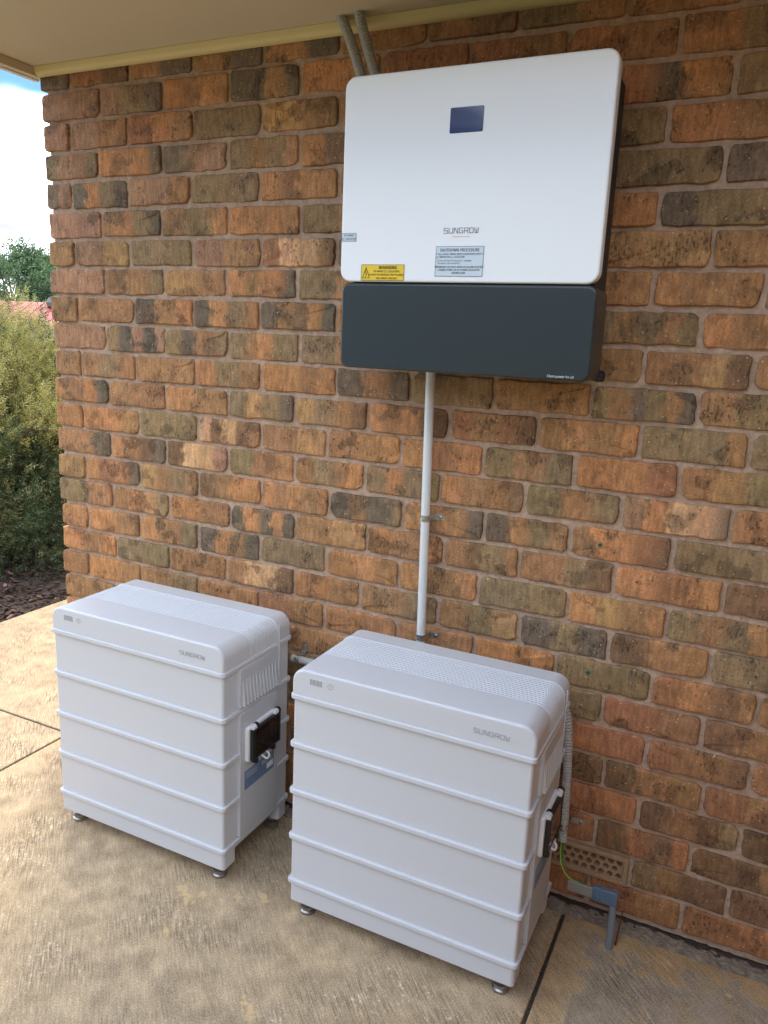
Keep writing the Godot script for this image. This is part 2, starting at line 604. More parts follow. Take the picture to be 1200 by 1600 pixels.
# where each upright joint lies, in millimetres from the corner
const JOINTS := [
	[115, 356, 594, 837, 1073, 1318, 1552, 1798, 2031, 2279], [239, 483, 722, 956, 1196, 1435, 1674, 1916, 2153, 2397],
	[106, 344, 594, 831, 1078, 1312, 1557, 1793, 2036, 2274], [223, 477, 716, 956, 1199, 1431, 1679, 1911, 2158, 2392],
	[105, 341, 583, 826, 1080, 1312, 1559, 1791, 2039, 2271], [228, 470, 718, 963, 1195, 1434, 1677, 1913, 2158, 2392],
	[107, 340, 588, 834, 1081, 1317, 1554, 1796, 2035, 2275], [234, 476, 712, 954, 1191, 1439, 1672, 1918, 2152, 2397],
	[112, 354, 588, 833, 1085, 1319, 1551, 1799, 2031, 2279], [231, 477, 719, 968, 1193, 1437, 1672, 1918, 2152, 2399],
	[114, 353, 594, 835, 1091, 1323, 1556, 1803, 2048, 2280], [235, 474, 717, 957, 1196, 1440, 1679, 1927, 2168, 2399],
	[115, 363, 600, 840, 1067, 1301, 1540, 1780, 2029, 2271], [236, 473, 718, 958, 1193, 1425, 1661, 1903, 2152, 2391],
	[117, 360, 601, 843, 1079, 1317, 1556, 1786, 2032, 2277], [237, 483, 726, 965, 1208, 1446, 1658, 1902, 2156, 2398],
	[120, 355, 599, 838, 1073, 1313, 1552, 1794, 2040, 2276], [245, 479, 710, 965, 1192, 1439, 1671, 1910, 2150, 2397],
	[116, 354, 595, 835, 1074, 1316, 1553, 1779, 2023, 2266], [238, 472, 718, 953, 1197, 1434, 1676, 1911, 2155, 2393],
	[119, 351, 599, 831, 1079, 1312, 1558, 1792, 2031, 2274], [237, 472, 718, 951, 1199, 1431, 1679, 1932, 2175, 2414],
	[115, 355, 596, 834, 1077, 1313, 1558, 1792, 2030, 2273], [232, 477, 713, 956, 1194, 1435, 1675, 1928, 2169, 2408],
	[111, 359, 591, 839, 1072, 1318, 1553, 1789, 2030, 2269], [232, 479, 711, 959, 1191, 1439, 1671, 1926, 2166, 2406]]
# clay colours of each brick from its left end to its right: o orange, y yellow tan, b brown, r red brown,
# p mauve, g olive grey, d charcoal, l salmon, k dark brown; the r and k of the lower right also hold some shade
const CLAY := [
	"d rk bd bd bd b bk gb b b b", "pp pgd obob ddbd o r rb ob bg b", "p pb rob g yb o b r odob gb o", "gppg obod dpp gbgb oko b gk g ob b",
	"dp dogd ppb gg okob b g b gg dg b", "pp bogd bgo obob gb o b go dgg g", "b py ggg pb rllk k o b y by o", "p bbg yb obod go b yo ob obbo b",
	"b b dbo dogb dbkbd o b o gbgbg obob b", "p gdpdp gdbg gbogg go b o b bbyk b", "b bgb b ogb oobo dbd gg b gbdgbd bgb b", "obod bb ob gygd ygbk obokk rbrk bobo gggb g",
	"o ooy g lklkb by bbo oro gbg oor bygb", "bbd obkd kllp gbo bgbo gogg obbk gbg polld bko", "y orod ybgb kboo obobo dbdg obbd dbgb boork gg b", "gb boyg ob dodod by obo bkgb bbgk oro kg",
	"o ob obg dobd g oob obo gg oybo gbgb b", "obo gg bb bllk ob bg bgy dgd kbb gd", "b ob bg o rb ob b o gg rokb b", "b ob g or b bk r bg rb kbr b",
	"o b rb ob g b rb rr rr rbbk r", "b or bk o b rr bk bk kbb rbb", "r ob b kb o rb rr rb rr kbkg kb", "b ob rb o kb r rk r krkr kkb",
	"o rb b ok rb b o rr r gbkk kr", "rb o rk b or rb r rr rb rr"]
const TONE := {"o": Color(0.449, 0.205, 0.079), "y": Color(0.415, 0.225, 0.088), "b": Color(0.351, 0.177, 0.073), "r": Color(0.356, 0.157, 0.070), "p": Color(0.356, 0.187, 0.099), "g": Color(0.272, 0.174, 0.081), "d": Color(0.174, 0.120, 0.073), "l": Color(0.598, 0.326, 0.154), "k": Color(0.224, 0.118, 0.056)}

func course_y(c: int) -> float:
	return (25.5 - c) * COURSE + 0.012

func brick_wall() -> void:
	var wall := thing("brick_wall", Vector3.ZERO, "brown clinker brick wall with pinkish mortar ending at a free corner", "wall")
	# ---- list the bricks
	var bricks := []        # [x0, x1, y0, y1, bands, zf, depth]
	var more := []
	for c in 26:
		var bands: PackedStringArray = CLAY[c].split(" ")
		var x := -0.006
		for n in 11:
			var joint: float = (JOINTS[c][n] if n < 10 else JOINTS[c][9] + 241) * 0.001
			var yc := course_y(c) + rng.randf_range(-0.0015, 0.0015)
			var half := 0.0385 + rng.randf_range(-0.002, 0.001)
			var left := x + (rng.randf_range(-0.003, 0.004) if n == 0 else 0.0055 + rng.randf_range(-0.001, 0.0015))
			var right := joint - 0.0055 - rng.randf_range(-0.001, 0.0015)
			var depth := 0.03
			if n == 0: depth = 0.22 if c % 2 == 0 else 0.105
			if not (c == 24 and n == 8):
				bricks.append([left, right, yc - half, yc + half, bands[mini(n, bands.size() - 1)], rng.randf_range(-0.0025, 0.0025), depth])
			x = joint
		while x < 4.3:
			more.append([x + 0.006, x + 0.234, course_y(c) - 0.038, course_y(c) + 0.0385, rng.randf_range(-0.002, 0.002)])
			x += 0.24
	# ---- one sheet of fired-clay colour and one of relief for the bricks in view
	var w := 1780
	var h := 1560
	var na := noise_bytes(w, h, noise(31, 0.030, 3))
	var nb := noise_bytes(w, h, noise(32, 0.11, 3), 1, 5)
	var nc := noise_bytes(w, h, noise(33, 0.22, 3))
	var nd := noise_bytes(w, h, noise(34, 0.20, 1), 1, 2)
	var ne := noise_bytes(w, h, noise(35, 0.014, 4))
	var col := PackedByteArray()
	col.resize(w * h * 3)
	var hgt := PackedByteArray()
	hgt.resize(w * h)
	hgt.fill(128)
	for i in w * h:
		col[i * 3] = 112; col[i * 3 + 1] = 84; col[i * 3 + 2] = 60
	var sx := w / AW
	var sy := h / AH
	for b in bricks:
		var i0 := clampi(int((b[0] - AX - 0.006) * sx), 0, w - 1)
		var i1 := clampi(int((b[1] - AX + 0.006) * sx), 0, w - 1)
		var j0 := clampi(int((AH - b[3] - 0.006) * sy), 0, h - 1)
		var j1 := clampi(int((AH - b[2] + 0.006) * sy), 0, h - 1)
		var letters: String = b[4]
		var nbands := letters.length()
		var cols := []
		for s in letters:
			var t: Color = TONE[s]
			var v := rng.randf_range(0.88, 1.12)
			cols.append(Color(t.r * v * rng.randf_range(0.95, 1.05), t.g * v, t.b * v * rng.randf_range(0.93, 1.07)).linear_to_srgb())
		var edges := PackedFloat32Array()    # where bands meet, 0..1
		for k in nbands - 1: edges.append((k + 1.0) / nbands + rng.randf_range(-0.09, 0.09) / nbands)
		var soft := PackedFloat32Array()
		for k in nbands - 1: soft.append(rng.randf_range(5.0, 22.0))
		var pit_at := rng.randi_range(212, 244)
		var blot: Color = cols[rng.randi() % nbands].darkened(rng.randf_range(0.15, 0.5))
		var blot_at := rng.randf_range(140.0, 185.0)
		var inv := 1.0 / maxf(1.0, i1 - i0)
		for j in range(j0, j1 + 1):
			for i in range(i0, i1 + 1):
				var k := j * w + i
				var a := na[k] - 128
				var u := (i - i0) * inv + a * 0.0005 + (nb[k] - 128) * 0.00035
				var c: Color = cols[0]
				for e in nbands - 1:
					var t := (u - edges[e]) * soft[e]
					if t > 0.0:
						c = c.lerp(cols[e + 1], minf(t, 1.0))
				var q := (ne[k] - blot_at) * 0.025
				if q > 0.0: c = c.lerp(blot, minf(q, 0.4))
				var f := 1.0 + (nb[k] - 128) * 0.0011 + (nc[k] - 128) * 0.0011 + a * 0.0009
				var hh := 150 + int((nc[k] - 128) * 0.35 + (nb[k] - 128) * 0.35 + a * 0.3)
				var pit := nd[k] + (nc[k] - 128) / 3 + (ne[k] - 128) / 2
				if pit > pit_at:
					f *= 0.66
					hh -= 75
				col[k * 3] = clampi(int(c.r * f * 255.0), 0, 255)
				col[k * 3 + 1] = clampi(int(c.g * f * 255.0), 0, 255)
				col[k * 3 + 2] = clampi(int(c.b * f * 255.0), 0, 255)
				hgt[k] = clampi(hh, 0, 255)
		# pale grit in the clay
		for g in rng.randi_range(18, 60):
			var i := rng.randi_range(i0, i1 - 1)
			var j := rng.randi_range(j0, j1 - 1)
			var v := rng.randf_range(0.55, 1.0)
			for t in rng.randi_range(1, 3):
				var k: int = (j + (t / 2)) * w + i + (t % 2)
				if k < w * h:
					col[k * 3] = int(232 * v); col[k * 3 + 1] = int(205 * v); col[k * 3 + 2] = int(165 * v)
					hgt[k] = 200
	var bm := StandardMaterial3D.new()
	bm.albedo_texture = ImageTexture.create_from_image(Image.create_from_data(w, h, false, Image.FORMAT_RGB8, col))
	bm.texture_repeat = false
	bm.heightmap_enabled = true
	bm.heightmap_texture = ImageTexture.create_from_image(Image.create_from_data(w, h, false, Image.FORMAT_L8, hgt))
	bm.heightmap_scale = 0.10
	bm.roughness = 0.86
	M.brick = bm
	var bn := noise(81, 26.0, 3)
	for b in bricks:
		var mb := MB.new()
		brick_shape(mb, b[0], b[1], b[2], b[3], b[5], b[6], bn, true)
		part("brick", mb.commit(0.5), bm, wall)
	# the wall goes on out of the picture and round the corner
	var rest := MB.new()
	for b in more: brick_shape(rest, b[0], b[1], b[2], b[3], b[4], 0.03, bn, true)
	rest.uv.clear()
	for i in rest.v.size() / 3:
		pass
	var corner := MB.new()
	for c in 26:
		var z := 0.226 if c % 2 == 0 else 0.111
		while z < 5.6:
			brick_shape(corner, z + 0.006, z + 0.234, course_y(c) - 0.038, course_y(c) + 0.0385, 0.0, 0.03, bn, false)
			z += 0.24
	for i in corner.v.size():
		var p := corner.v[i]
		rest.v.append(Vector3(-p.z - 0.002, p.y, -p.x))
	# added wall at right angles, out of view, to darken the right-hand bricks
	var added_flank := MB.new()
	for c in 26:
		var z := 0.006 if c % 2 == 0 else 0.126
		while z < 2.6:
			brick_shape(added_flank, z, z + 0.228, course_y(c) - 0.038, course_y(c) + 0.0385, 0.0, 0.03, bn, false)
			z += 0.24
	for p in added_flank.v: rest.v.append(Vector3(ADDED_SIDE - p.z, p.y, p.x))
	# their colours come from the same sheet, mirrored
	rest.use_uv = true
	rest.uv.clear()
	for i in rest.v.size():
		var p := rest.v[i]
		var x := p.x if p.x > 2.0 and p.z < 0.02 else absf(p.z)
		var period := 2.3
		var t := fmod(x, period * 2.0)
		if t > period: t = period * 2.0 - t
		rest.uv.append(Vector2((t * 0.95 + 0.08 - AX) / AW, 1.0 - p.y / AH))
	tag(part("brick", rest.commit(0.5), bm, wall), "", "", "", "stuff")
	# ---- mortar, recessed, uneven
	var mn := noise(91, 30.0, 3)
	var path := []           # [x, z, along]
	for k in 20: path.append([0.006, -5.5 + k * 0.28, 0])
	path.append([0.006, -0.06, 0]); path.append([0.0065, -0.03, 0]); path.append([0.008, -0.014, 0])
	var xx := 0.014
	while xx < 2.45:
		path.append([xx, -0.0090, 1])
		xx += 0.011
	while xx < 4.3:
		path.append([xx, -0.0090, 1])
		xx += 0.1
	var rows := 217
	var verts := PackedVector3Array()
	for j in rows:
		var y := 0.001 + j * 0.0106
		for p in path:
			var d := mn.get_noise_3d(p[0] * 1.4, y * 1.4, p[1]) * 0.0040
			if p[2]: verts.append(Vector3(p[0], y, p[1] + d))
			else: verts.append(Vector3(p[0] - d, y, p[1]))
	part("mortar", sheet(verts, path.size(), rows, Rect2(1.800, 0.102, 0.219, 0.074)), M.mortar, wall)
	# solid core behind the mortar
	var core := MB.new()
	core.box(Vector3(0.05, -0.1, -0.24), Vector3(4.3, 2.31, -0.04))
	core.box(Vector3(0.05, -0.1, -5.5), Vector3(0.24, 2.31, -0.241))
	core.box(Vector3(ADDED_SIDE + 0.009, -0.1, -0.0395), Vector3(ADDED_SIDE + 0.22, 2.279, 2.84))  # core of the added side wall
	part("inner_leaf", core.commit(), M.mortar, wall)
	# ---- perforated terracotta vent brick
	vent_brick(wall)

func sheet(verts: PackedVector3Array, cols: int, rows: int, hole := Rect2()) -> ArrayMesh:
	var idx := PackedInt32Array()
	var nn := PackedVector3Array()
	nn.resize(verts.size())
	for j in rows:
		for i in cols:
			var k := j * cols + i
			var dx := verts[j * cols + mini(i + 1, cols - 1)] - verts[j * cols + maxi(i - 1, 0)]
			var dy := verts[mini(j + 1, rows - 1) * cols + i] - verts[maxi(j - 1, 0) * cols + i]
			nn[k] = dx.cross(dy).normalized()
			if i < cols - 1 and j < rows - 1 and not (hole.has_area() and hole.has_point(Vector2(verts[k].x + 0.005, verts[k].y + 0.005))):
				idx.append_array([k, k + cols, k + 1, k + 1, k + cols, k + cols + 1])
	var a := []
	a.resize(Mesh.ARRAY_MAX)
	a[Mesh.ARRAY_VERTEX] = verts
	a[Mesh.ARRAY_NORMAL] = nn
	a[Mesh.ARRAY_INDEX] = idx
	var m := ArrayMesh.new()
	m.add_surface_from_arrays(Mesh.PRIMITIVE_TRIANGLES, a)
	return m

func brick_shape(mb: MB, x0: float, x1: float, y0: float, y1: float, zf: float, depth: float, bn: FastNoiseLite, with_uv: bool) -> void:
	var cx := (x0 + x1) * 0.5
	var cy := (y0 + y1) * 0.5
	var hw := (x1 - x0) * 0.5
	var hh := (y1 - y0) * 0.5
	var seedv := rng.randf() * 50.0
	var outline := []        # Vector2 from the centre
	var signs := [[1, 1], [-1, 1], [-1, -1], [1, -1]]
	var rad := []
	for c in 4: rad.append(rng.randf_range(0.005, 0.012) if rng.randf() < 0.7 else rng.randf_range(0.012, 0.022))
	for c in 4:
		var r: float = rad[c]
		var ox: float = signs[c][0] * (hw - r)
		var oy: float = signs[c][1] * (hh - r)
		for i in 4:
			var t := PI / 2 * (c + i / 3.0)
			outline.append(Vector2(ox + cos(t) * r, oy + sin(t) * r))
		# points along the next edge
		var nxt := (c + 1) % 4
		var r2: float = rad[nxt]
		var p: Vector2 = outline[outline.size() - 1]
		var t2 := PI / 2 * (c + 1)
		var q := Vector2(signs[nxt][0] * (hw - r2) + cos(t2) * r2, signs[nxt][1] * (hh - r2) + sin(t2) * r2)
		var count := (7 if hw > 0.08 else 3) if c % 2 == 0 else 2
		for i in count:
			outline.append(p.lerp(q, (i + 1.0) / (count + 1.0)))
	var tilt := Vector2(rng.randf_range(-0.012, 0.012), rng.randf_range(-0.02, 0.02))
	var chip := rng.randi_range(0, 60)
	var rings := []
	for st in [[-depth, 0.0, 0.0], [-0.0055, 0.0, 0.4], [-0.0018, 0.0010, 0.7], [-0.0003, 0.0034, 1.0], [0.0, 0.013, 1.0]]:
		var ring := PackedVector3Array()
		for k in outline.size():
			var o: Vector2 = outline[k]
			var j := bn.get_noise_2d(o.x * 1.4 + seedv, o.y * 1.4) * 0.0042
			var s := Vector2(1.0 + (j - st[1]) / hw, 1.0 + (j - st[1]) / hh)
			var dent := 0.0
			if absi(k - chip) < 2 and st[0] > -0.004: dent = 0.004
			var px := o.x * s.x
			var py := o.y * s.y
			var wob: float = bn.get_noise_2d(px * 0.8 + seedv, py * 0.8 + 7.0) * 0.0022 * st[2]
			ring.append(Vector3(cx + px, cy + py, zf + st[0] + (wob + px * tilt.x + py * tilt.y - dent) * (1.0 if st[2] > 0.0 else 0.0)))
		rings.append(ring)
	var from := mb.v.size()
	mb.loft(rings, false, true)
	# an open back is fine: it is buried in the mortar
	if with_uv:
		mb.use_uv = true
		for i in range(from, mb.v.size()):
			var p := mb.v[i]
			var d := (zf - p.z) * 0.6
			var ux := p.x + clampf(cx - p.x, -d, d)
			var uy := p.y + clampf(cy - p.y, -d, d)
			mb.uv.append(Vector2((ux - AX) / AW, 1.0 - uy / AH))

func vent_brick(wall: Node3D) -> void:
	# plate pierced by three staggered rows of round holes inside a raised rim
	var x0 := 1.795
	var x1 := 2.024
	var y0 := 0.098
	var y1 := 0.180
	var holder := Node3D.new()
	holder.name = "vent_brick"
	holder.set_meta("label", "tan terracotta vent brick pierced by round holes")
	wall.add_child(holder)
	var rim := MB.new()
	var t := 0.012
	for r in [[x0, x1, y1 - t, y1], [x0, x1, y0, y0 + t], [x0, x0 + t, y0 + t, y1 - t], [x1 - t, x1, y0 + t, y1 - t]]:
		rim.rr(Vector3(r[0], r[2], -0.05), Vector3(r[1], r[3], 0.004), 0.002, 0.0025, 2, 2, false, true)
	part("rim", rim.commit(), M.vent, holder)
	# the plate: each cell of the grid is a square with a round hole, drawn as a ring of quads
	var plate := MB.new()
	var px := 0.0228
	var rows := 3
	var ph := (y1 - y0 - 2 * t) / rows
	var r := 0.0078
	for row in rows:
		var cy := y0 + t + ph * (row + 0.5)
		var off := px * 0.5 if row == 1 else 0.0
		var start := x0 + t
		var stop := x1 - t
		var cells := []
		if off > 0.0: cells.append([start, start + off, false])
		var cx := start + off
		while cx + px <= stop + 0.0005:
			cells.append([cx, cx + px, true])
			cx += px
		if cx < stop - 0.0005: cells.append([cx, stop, false])
		for c in cells:
			var mid := Vector2((c[0] + c[1]) * 0.5, cy)
			var zt := -0.004
			if not c[2]:
				plate.quad(Vector3(c[0], cy - ph / 2, zt), Vector3(c[0], cy + ph / 2, zt), Vector3(c[1], cy + ph / 2, zt), Vector3(c[1], cy - ph / 2, zt))
				continue
			for k in 16:
				var pts := []
				for e in [k, k + 1]:
					var a: float = TAU * e / 16.0
					var d := Vector2(cos(a), sin(a))
					var s := minf((c[1] - c[0]) * 0.5 / maxf(absf(d.x), 1e-5), ph * 0.5 / maxf(absf(d.y), 1e-5))
					pts.append([mid + d * r, mid + d * s])
				var i0: Vector2 = pts[0][0]
				var o0: Vector2 = pts[0][1]
				var i1: Vector2 = pts[1][0]
				var o1: Vector2 = pts[1][1]
				plate.quad(Vector3(i0.x, i0.y, zt), Vector3(i1.x, i1.y, zt), Vector3(o1.x, o1.y, zt), Vector3(o0.x, o0.y, zt))
				plate.quad(Vector3(i0.x, i0.y, zt), Vector3(i0.x, i0.y, zt - 0.04), Vector3(i1.x, i1.y, zt - 0.04), Vector3(i1.x, i1.y, zt))
				# the corner of the square that the ray to it skips
				if absf(o0.x - o1.x) > 1e-6 and absf(o0.y - o1.y) > 1e-6:
					var corner := Vector2(c[0] if mid.x > (o0.x + o1.x) * 0.5 else c[1], cy - ph / 2 if mid.y > (o0.y + o1.y) * 0.5 else cy + ph / 2)
					plate.tri(Vector3(o0.x, o0.y, zt), Vector3(o1.x, o1.y, zt), Vector3(corner.x, corner.y, zt))
	part("plate", plate.commit(), M.vent, holder)
	var back := MB.new()
	back.box(Vector3(x0 + 0.002, y0 + 0.002, -0.06), Vector3(x1 - 0.002, y1 - 0.002, -0.0445))
	part("backing", back.commit(), M.soil, holder)

# ------------------------------------------------------------------ porch roof
const PORCH := 0.56
func porch() -> void:
	var o := thing("porch_roof", Vector3(0, 2.255, 0), "cream porch soffit with a yellowish bead along the brick wall", "roof")
	var y := 2.281 - 2.255
	var mb := MB.new()
	mb.box(Vector3(-0.028, y, -0.02), Vector3(5.2, y + 0.012, PORCH))
	part("soffit", mb.commit(), M.soffit, o)
	mb = MB.new()
	# quarter-round bead along the wall
	var ring0 := PackedVector3Array()
	var prof := [Vector2(0.002, 0), Vector2(0.012, 0.0), Vector2(0.020, 0.004), Vector2(0.026, 0.012), Vector2(0.028, y - 0.001), Vector2(0.002, y - 0.001)]
	var ring1 := PackedVector3Array()
	for p in prof:
		ring0.append(Vector3(-0.004, p.y, p.x))
		ring1.append(Vector3(5.2, p.y, p.x))
	mb.loft([ring0, ring1])
	part("wall_bead", mb.commit(), M.trim, o)
	mb = MB.new()
	mb.rr(Vector3(-0.030, y - 0.026, -0.02), Vector3(-0.006, y - 0.0005, PORCH), 0.003, 0.002, 2)
	part("edge_bead", mb.commit(), M.soffit, o)
	mb = MB.new()
	mb.rr(Vector3(-0.050, y - 0.030, -0.02), Vector3(-0.0315, y + 0.20, PORCH + 0.02), 0.003, 0.002, 2)
	part("fascia", mb.commit(), M.fascia, o)
	mb = MB.new()
	mb.rr(Vector3(-0.030, y - 0.030, PORCH + 0.002), Vector3(5.2, y + 0.20, PORCH + 0.02), 0.003, 0.002, 2)
	part("front_fascia", mb.commit(), M.fascia, o)
	mb = MB.new()
	mb.box(Vector3(-0.030, y + 0.013, -6.0), Vector3(5.2, y + 0.21, PORCH))
	part("roof_deck", mb.commit(), M.fascia, o)

# ------------------------------------------------------------------ surroundings
func surroundings() -> void:
	# bark mulch bed beyond the path
	var bed := MB.new()
	var r0 := PackedVector3Array()
	var rows := 40
	var cols := 40
	var mn := noise(101, 3.0, 4)
	for j in rows:
		for i in cols:
			var x := -1.176 - i * 0.09
			var z := 0.6 - j * 0.16
			r0.append(Vector3(x, -0.035 + 0.03 * mn.get_noise_2d(x, z) + (0.05 if i > 3 else 0.012 * i), z))
	var soil := part("mulch_bed", sheet(r0, cols, rows), M.soil, self)
	soil.set_meta("kind", "structure")
	var chips := MultiMesh.new()
	chips.transform_format = MultiMesh.TRANSFORM_3D
	chips.use_colors = true
	var cm := MB.new()
	var a := PackedVector3Array([Vector3(-0.5, 0, -0.16), Vector3(0.1, 0.02, -0.24), Vector3(0.5, 0, -0.05), Vector3(0.35, 0.01, 0.2), Vector3(-0.3, 0, 0.18)])
	var b := PackedVector3Array()
	for p in a: b.append(p * Vector3(0.86, 1, 0.8) + Vector3(0.02, 0.16, 0.01))
	cm.loft([a, b])
	chips.mesh = cm.commit(0.9)
	chips.instance_count = 5200
	for i in chips.instance_count:
		var x := -1.19 - rng.randf() * rng.randf() * 2.6
		var z := rng.randf_range(-4.6, 0.4)
		var s := rng.randf_range(0.018, 0.062)
		var basis := Basis.from_euler(Vector3(rng.randf_range(-0.6, 0.6), rng.randf() * TAU, rng.randf_range(-0.6, 0.6))).scaled(Vector3(s, s * rng.randf_range(0.5, 1.0), s * rng.randf_range(0.6, 1.1)))
		var lift := 0.05 if x < -1.45 else (-1.176 - x) * 0.13
		chips.set_instance_transform(i, Transform3D(basis, Vector3(x, -0.026 + lift + rng.randf() * 0.022 + 0.03 * mn.get_noise_2d(x, z), z)))
		var v := rng.randf_range(0.35, 1.3) if rng.randf() < 0.93 else rng.randf_range(2.0, 4.0)
		chips.set_instance_color(i, Color(0.058 * v, 0.030 * v, 0.022 * v))
	var cmat := plain(Color.WHITE, 0.85)
	cmat.vertex_color_use_as_albedo = true
	var mi := MultiMeshInstance3D.new()
	mi.name = numbered("bark_mulch")
	mi.multimesh = chips
	mi.material_override = cmat
	add_child(mi)
	tag(mi, "dark brown bark mulch covering the bed beyond the path", "mulch", "", "stuff")
	shrub()
	tree()
	# pale outbuilding with a red roof behind the shrub
	var dir := Vector3(-0.752, 0, -0.659)
	var at := Vector3(2.18, 0, 1.94) + dir * 19.0
	var hs := thing("outbuilding", Vector3(at.x, -0.14, at.z), "small outbuilding with a red metal roof behind the shrub", "building")
	hs.rotation.y = 0.55
	var mb := MB.new()
	mb.box(Vector3(-3.2, 0, -1.4), Vector3(3.2, 1.62, 1.4))
	part("wall", mb.commit(), M.house_wall, hs)
	mb = MB.new()
	mb.loft([PackedVector3Array([Vector3(-3.4, 1.60, 1.65), Vector3(-3.4, 2.06, 0), Vector3(-3.4, 1.60, -1.65), Vector3(-3.4, 1.56, -1.65), Vector3(-3.4, 1.56, 1.65)]), PackedVector3Array([Vector3(3.4, 1.60, 1.65), Vector3(3.4, 2.06, 0), Vector3(3.4, 1.60, -1.65), Vector3(3.4, 1.56, -1.65), Vector3(3.4, 1.56, 1.65)])])
	var roof := part("roof", mb.commit(), M.red_roof, hs)
	mb = MB.new()
	for k in 27:
		var x := -3.3 + k * 0.254
		mb.tube(PackedVector3Array([Vector3(x, 2.068, 0), Vector3(x, 1.61, 1.65)]), 0.012, 5)
	part("roof_rib", mb.commit(), M.red_roof, roof)
	mb = MB.new()
	mb.lathe(Vector3(0.35, 1.95, 0.35), [[0.09, -0.2], [0.09, 0.0], [0.20, 0.02], [0.22, 0.10], [0.16, 0.20], [0.05, 0.245]], 14)
	part("roof_ventilator", mb.commit(), M.wire, roof)
	# added house, unseen across the yard, facing the wall; it closes off the low sky in front of the bricks
	var fh := thing("added_house", Vector3(2.5, -0.14, 7.6), "dark brick house added across the yard to close off the low sky", "building")
	mb = MB.new()
	mb.box(Vector3(-9, 0, 0), Vector3(9, 2.7, 7.5))
	part("wall", mb.commit(), M.dark_brick, fh)
	mb = MB.new()
	var ra := PackedVector3Array([Vector3(-9.5, 2.65, -0.6), Vector3(-9.5, 2.75, -0.6), Vector3(-9.5, 5.0, 3.75), Vector3(-9.5, 2.75, 8.1), Vector3(-9.5, 2.65, 8.1)])
	var rb := PackedVector3Array()
	for p in ra: rb.append(p + Vector3(19, 0, 0))
	mb.loft([ra, rb])
	part("roof", mb.commit(), M.dark_tile, fh)
	for x in [-5.6, -1.2, 4.4]:
		mb = MB.new()
		mb.box(Vector3(x, 0.95, -0.03), Vector3(x + 1.6, 2.15, 0.03))
		var wf := part("window", mb.commit(), M.fascia, fh)
		for k in 2:
			mb = MB.new()
			mb.box(Vector3(x + 0.06 + k * 0.76, 1.01, -0.036), Vector3(x + 0.78 + k * 0.76, 2.09, -0.031))
			part("pane", mb.commit(), M.glass, wf)
	mb = MB.new()
	mb.box(Vector3(1.8, 0.0, -0.03), Vector3(2.7, 2.1, 0.03))
	part("door", mb.commit(), M.dark_tile, fh)
	# overhead cables
	for c in [[0.2151, 0.2009, "lower of two thin overhead cables crossing the sky above the tree"], [0.2234, 0.2080, "upper of two thin overhead cables crossing the sky above the tree"]]:
		var e0 := Vector3(sin(deg_to_rad(-50.78)), c[0], -cos(deg_to_rad(-50.78))) * 26.0 + Vector3(2.18, 1.5, 1.94)
		var e1 := Vector3(sin(deg_to_rad(-48.48)), c[1], -cos(deg_to_rad(-48.48))) * 27.0 + Vector3(2.18, 1.5, 1.94)
		var d := e1 - e0
		var cb := MB.new()
		cb.tube(PackedVector3Array([e0 - d * 9.0, e0, e1, e1 + d * 9.0]), 0.011, 6)
		tag(part("overhead_cable", cb.commit(), M.wire, self), c[2], "cable", "overhead cables")

func leaf_sprig(n: int, length: float, leaf: float, width: float, seed_: int) -> ArrayMesh:
	var r := RandomNumberGenerator.new()
	r.seed = seed_
	var st := SurfaceTool.new()
	st.begin(Mesh.PRIMITIVE_TRIANGLES)
	for i in n:
		var t := float(i) / n
		var o := Vector3(0, length * t, 0)
		var a := i * 2.4 + r.randf() * 0.5
		var d := Vector3(cos(a), r.randf_range(0.5, 1.1), sin(a)).normalized() * leaf * r.randf_range(0.7, 1.1) * (1.1 - 0.4 * t)
		var s := d.cross(Vector3(sin(a * 1.7), 0.3, cos(a))).normalized() * width
		var tip := o + d
		var mid := o + d * 0.55
		var nn := d.cross(s).normalized()
		for p in [o, mid + s, tip, o, tip, mid - s]:
			st.set_normal(nn)
			st.add_vertex(p)
	return st.commit()

func foliage(name_: String, parent: Node3D, mesh: Mesh, places: Array, m: Material) -> void:
	var mm := MultiMesh.new()
	mm.transform_format = MultiMesh.TRANSFORM_3D
	mm.use_colors = true
	mm.mesh = mesh
	mm.instance_count = places.size()
	for i in places.size():
		mm.set_instance_transform(i, places[i][0])
		mm.set_instance_color(i, places[i][1])
	var mi := MultiMeshInstance3D.new()
	mi.name = name_
	mi.multimesh = mm
	mi.material_override = m
	mi.set_meta("kind", "stuff")
	parent.add_child(mi, true)

func leaf_material() -> StandardMaterial3D:
	var m := plain(Color.WHITE, 0.6)
	m.vertex_color_use_as_albedo = true
	m.cull_mode = BaseMaterial3D.CULL_DISABLED
	m.backlight_enabled = true
	m.backlight = Color(0.62, 0.64, 0.38)
	return m

func aim(d: Vector3, roll: float, s: float) -> Basis:
	var y := d.normalized()
	var x := y.cross(Vector3(0.3, 0.1, 0.95)).normalized()
	return Basis(x, y, x.cross(y)).rotated(y, roll).scaled(Vector3.ONE * s)

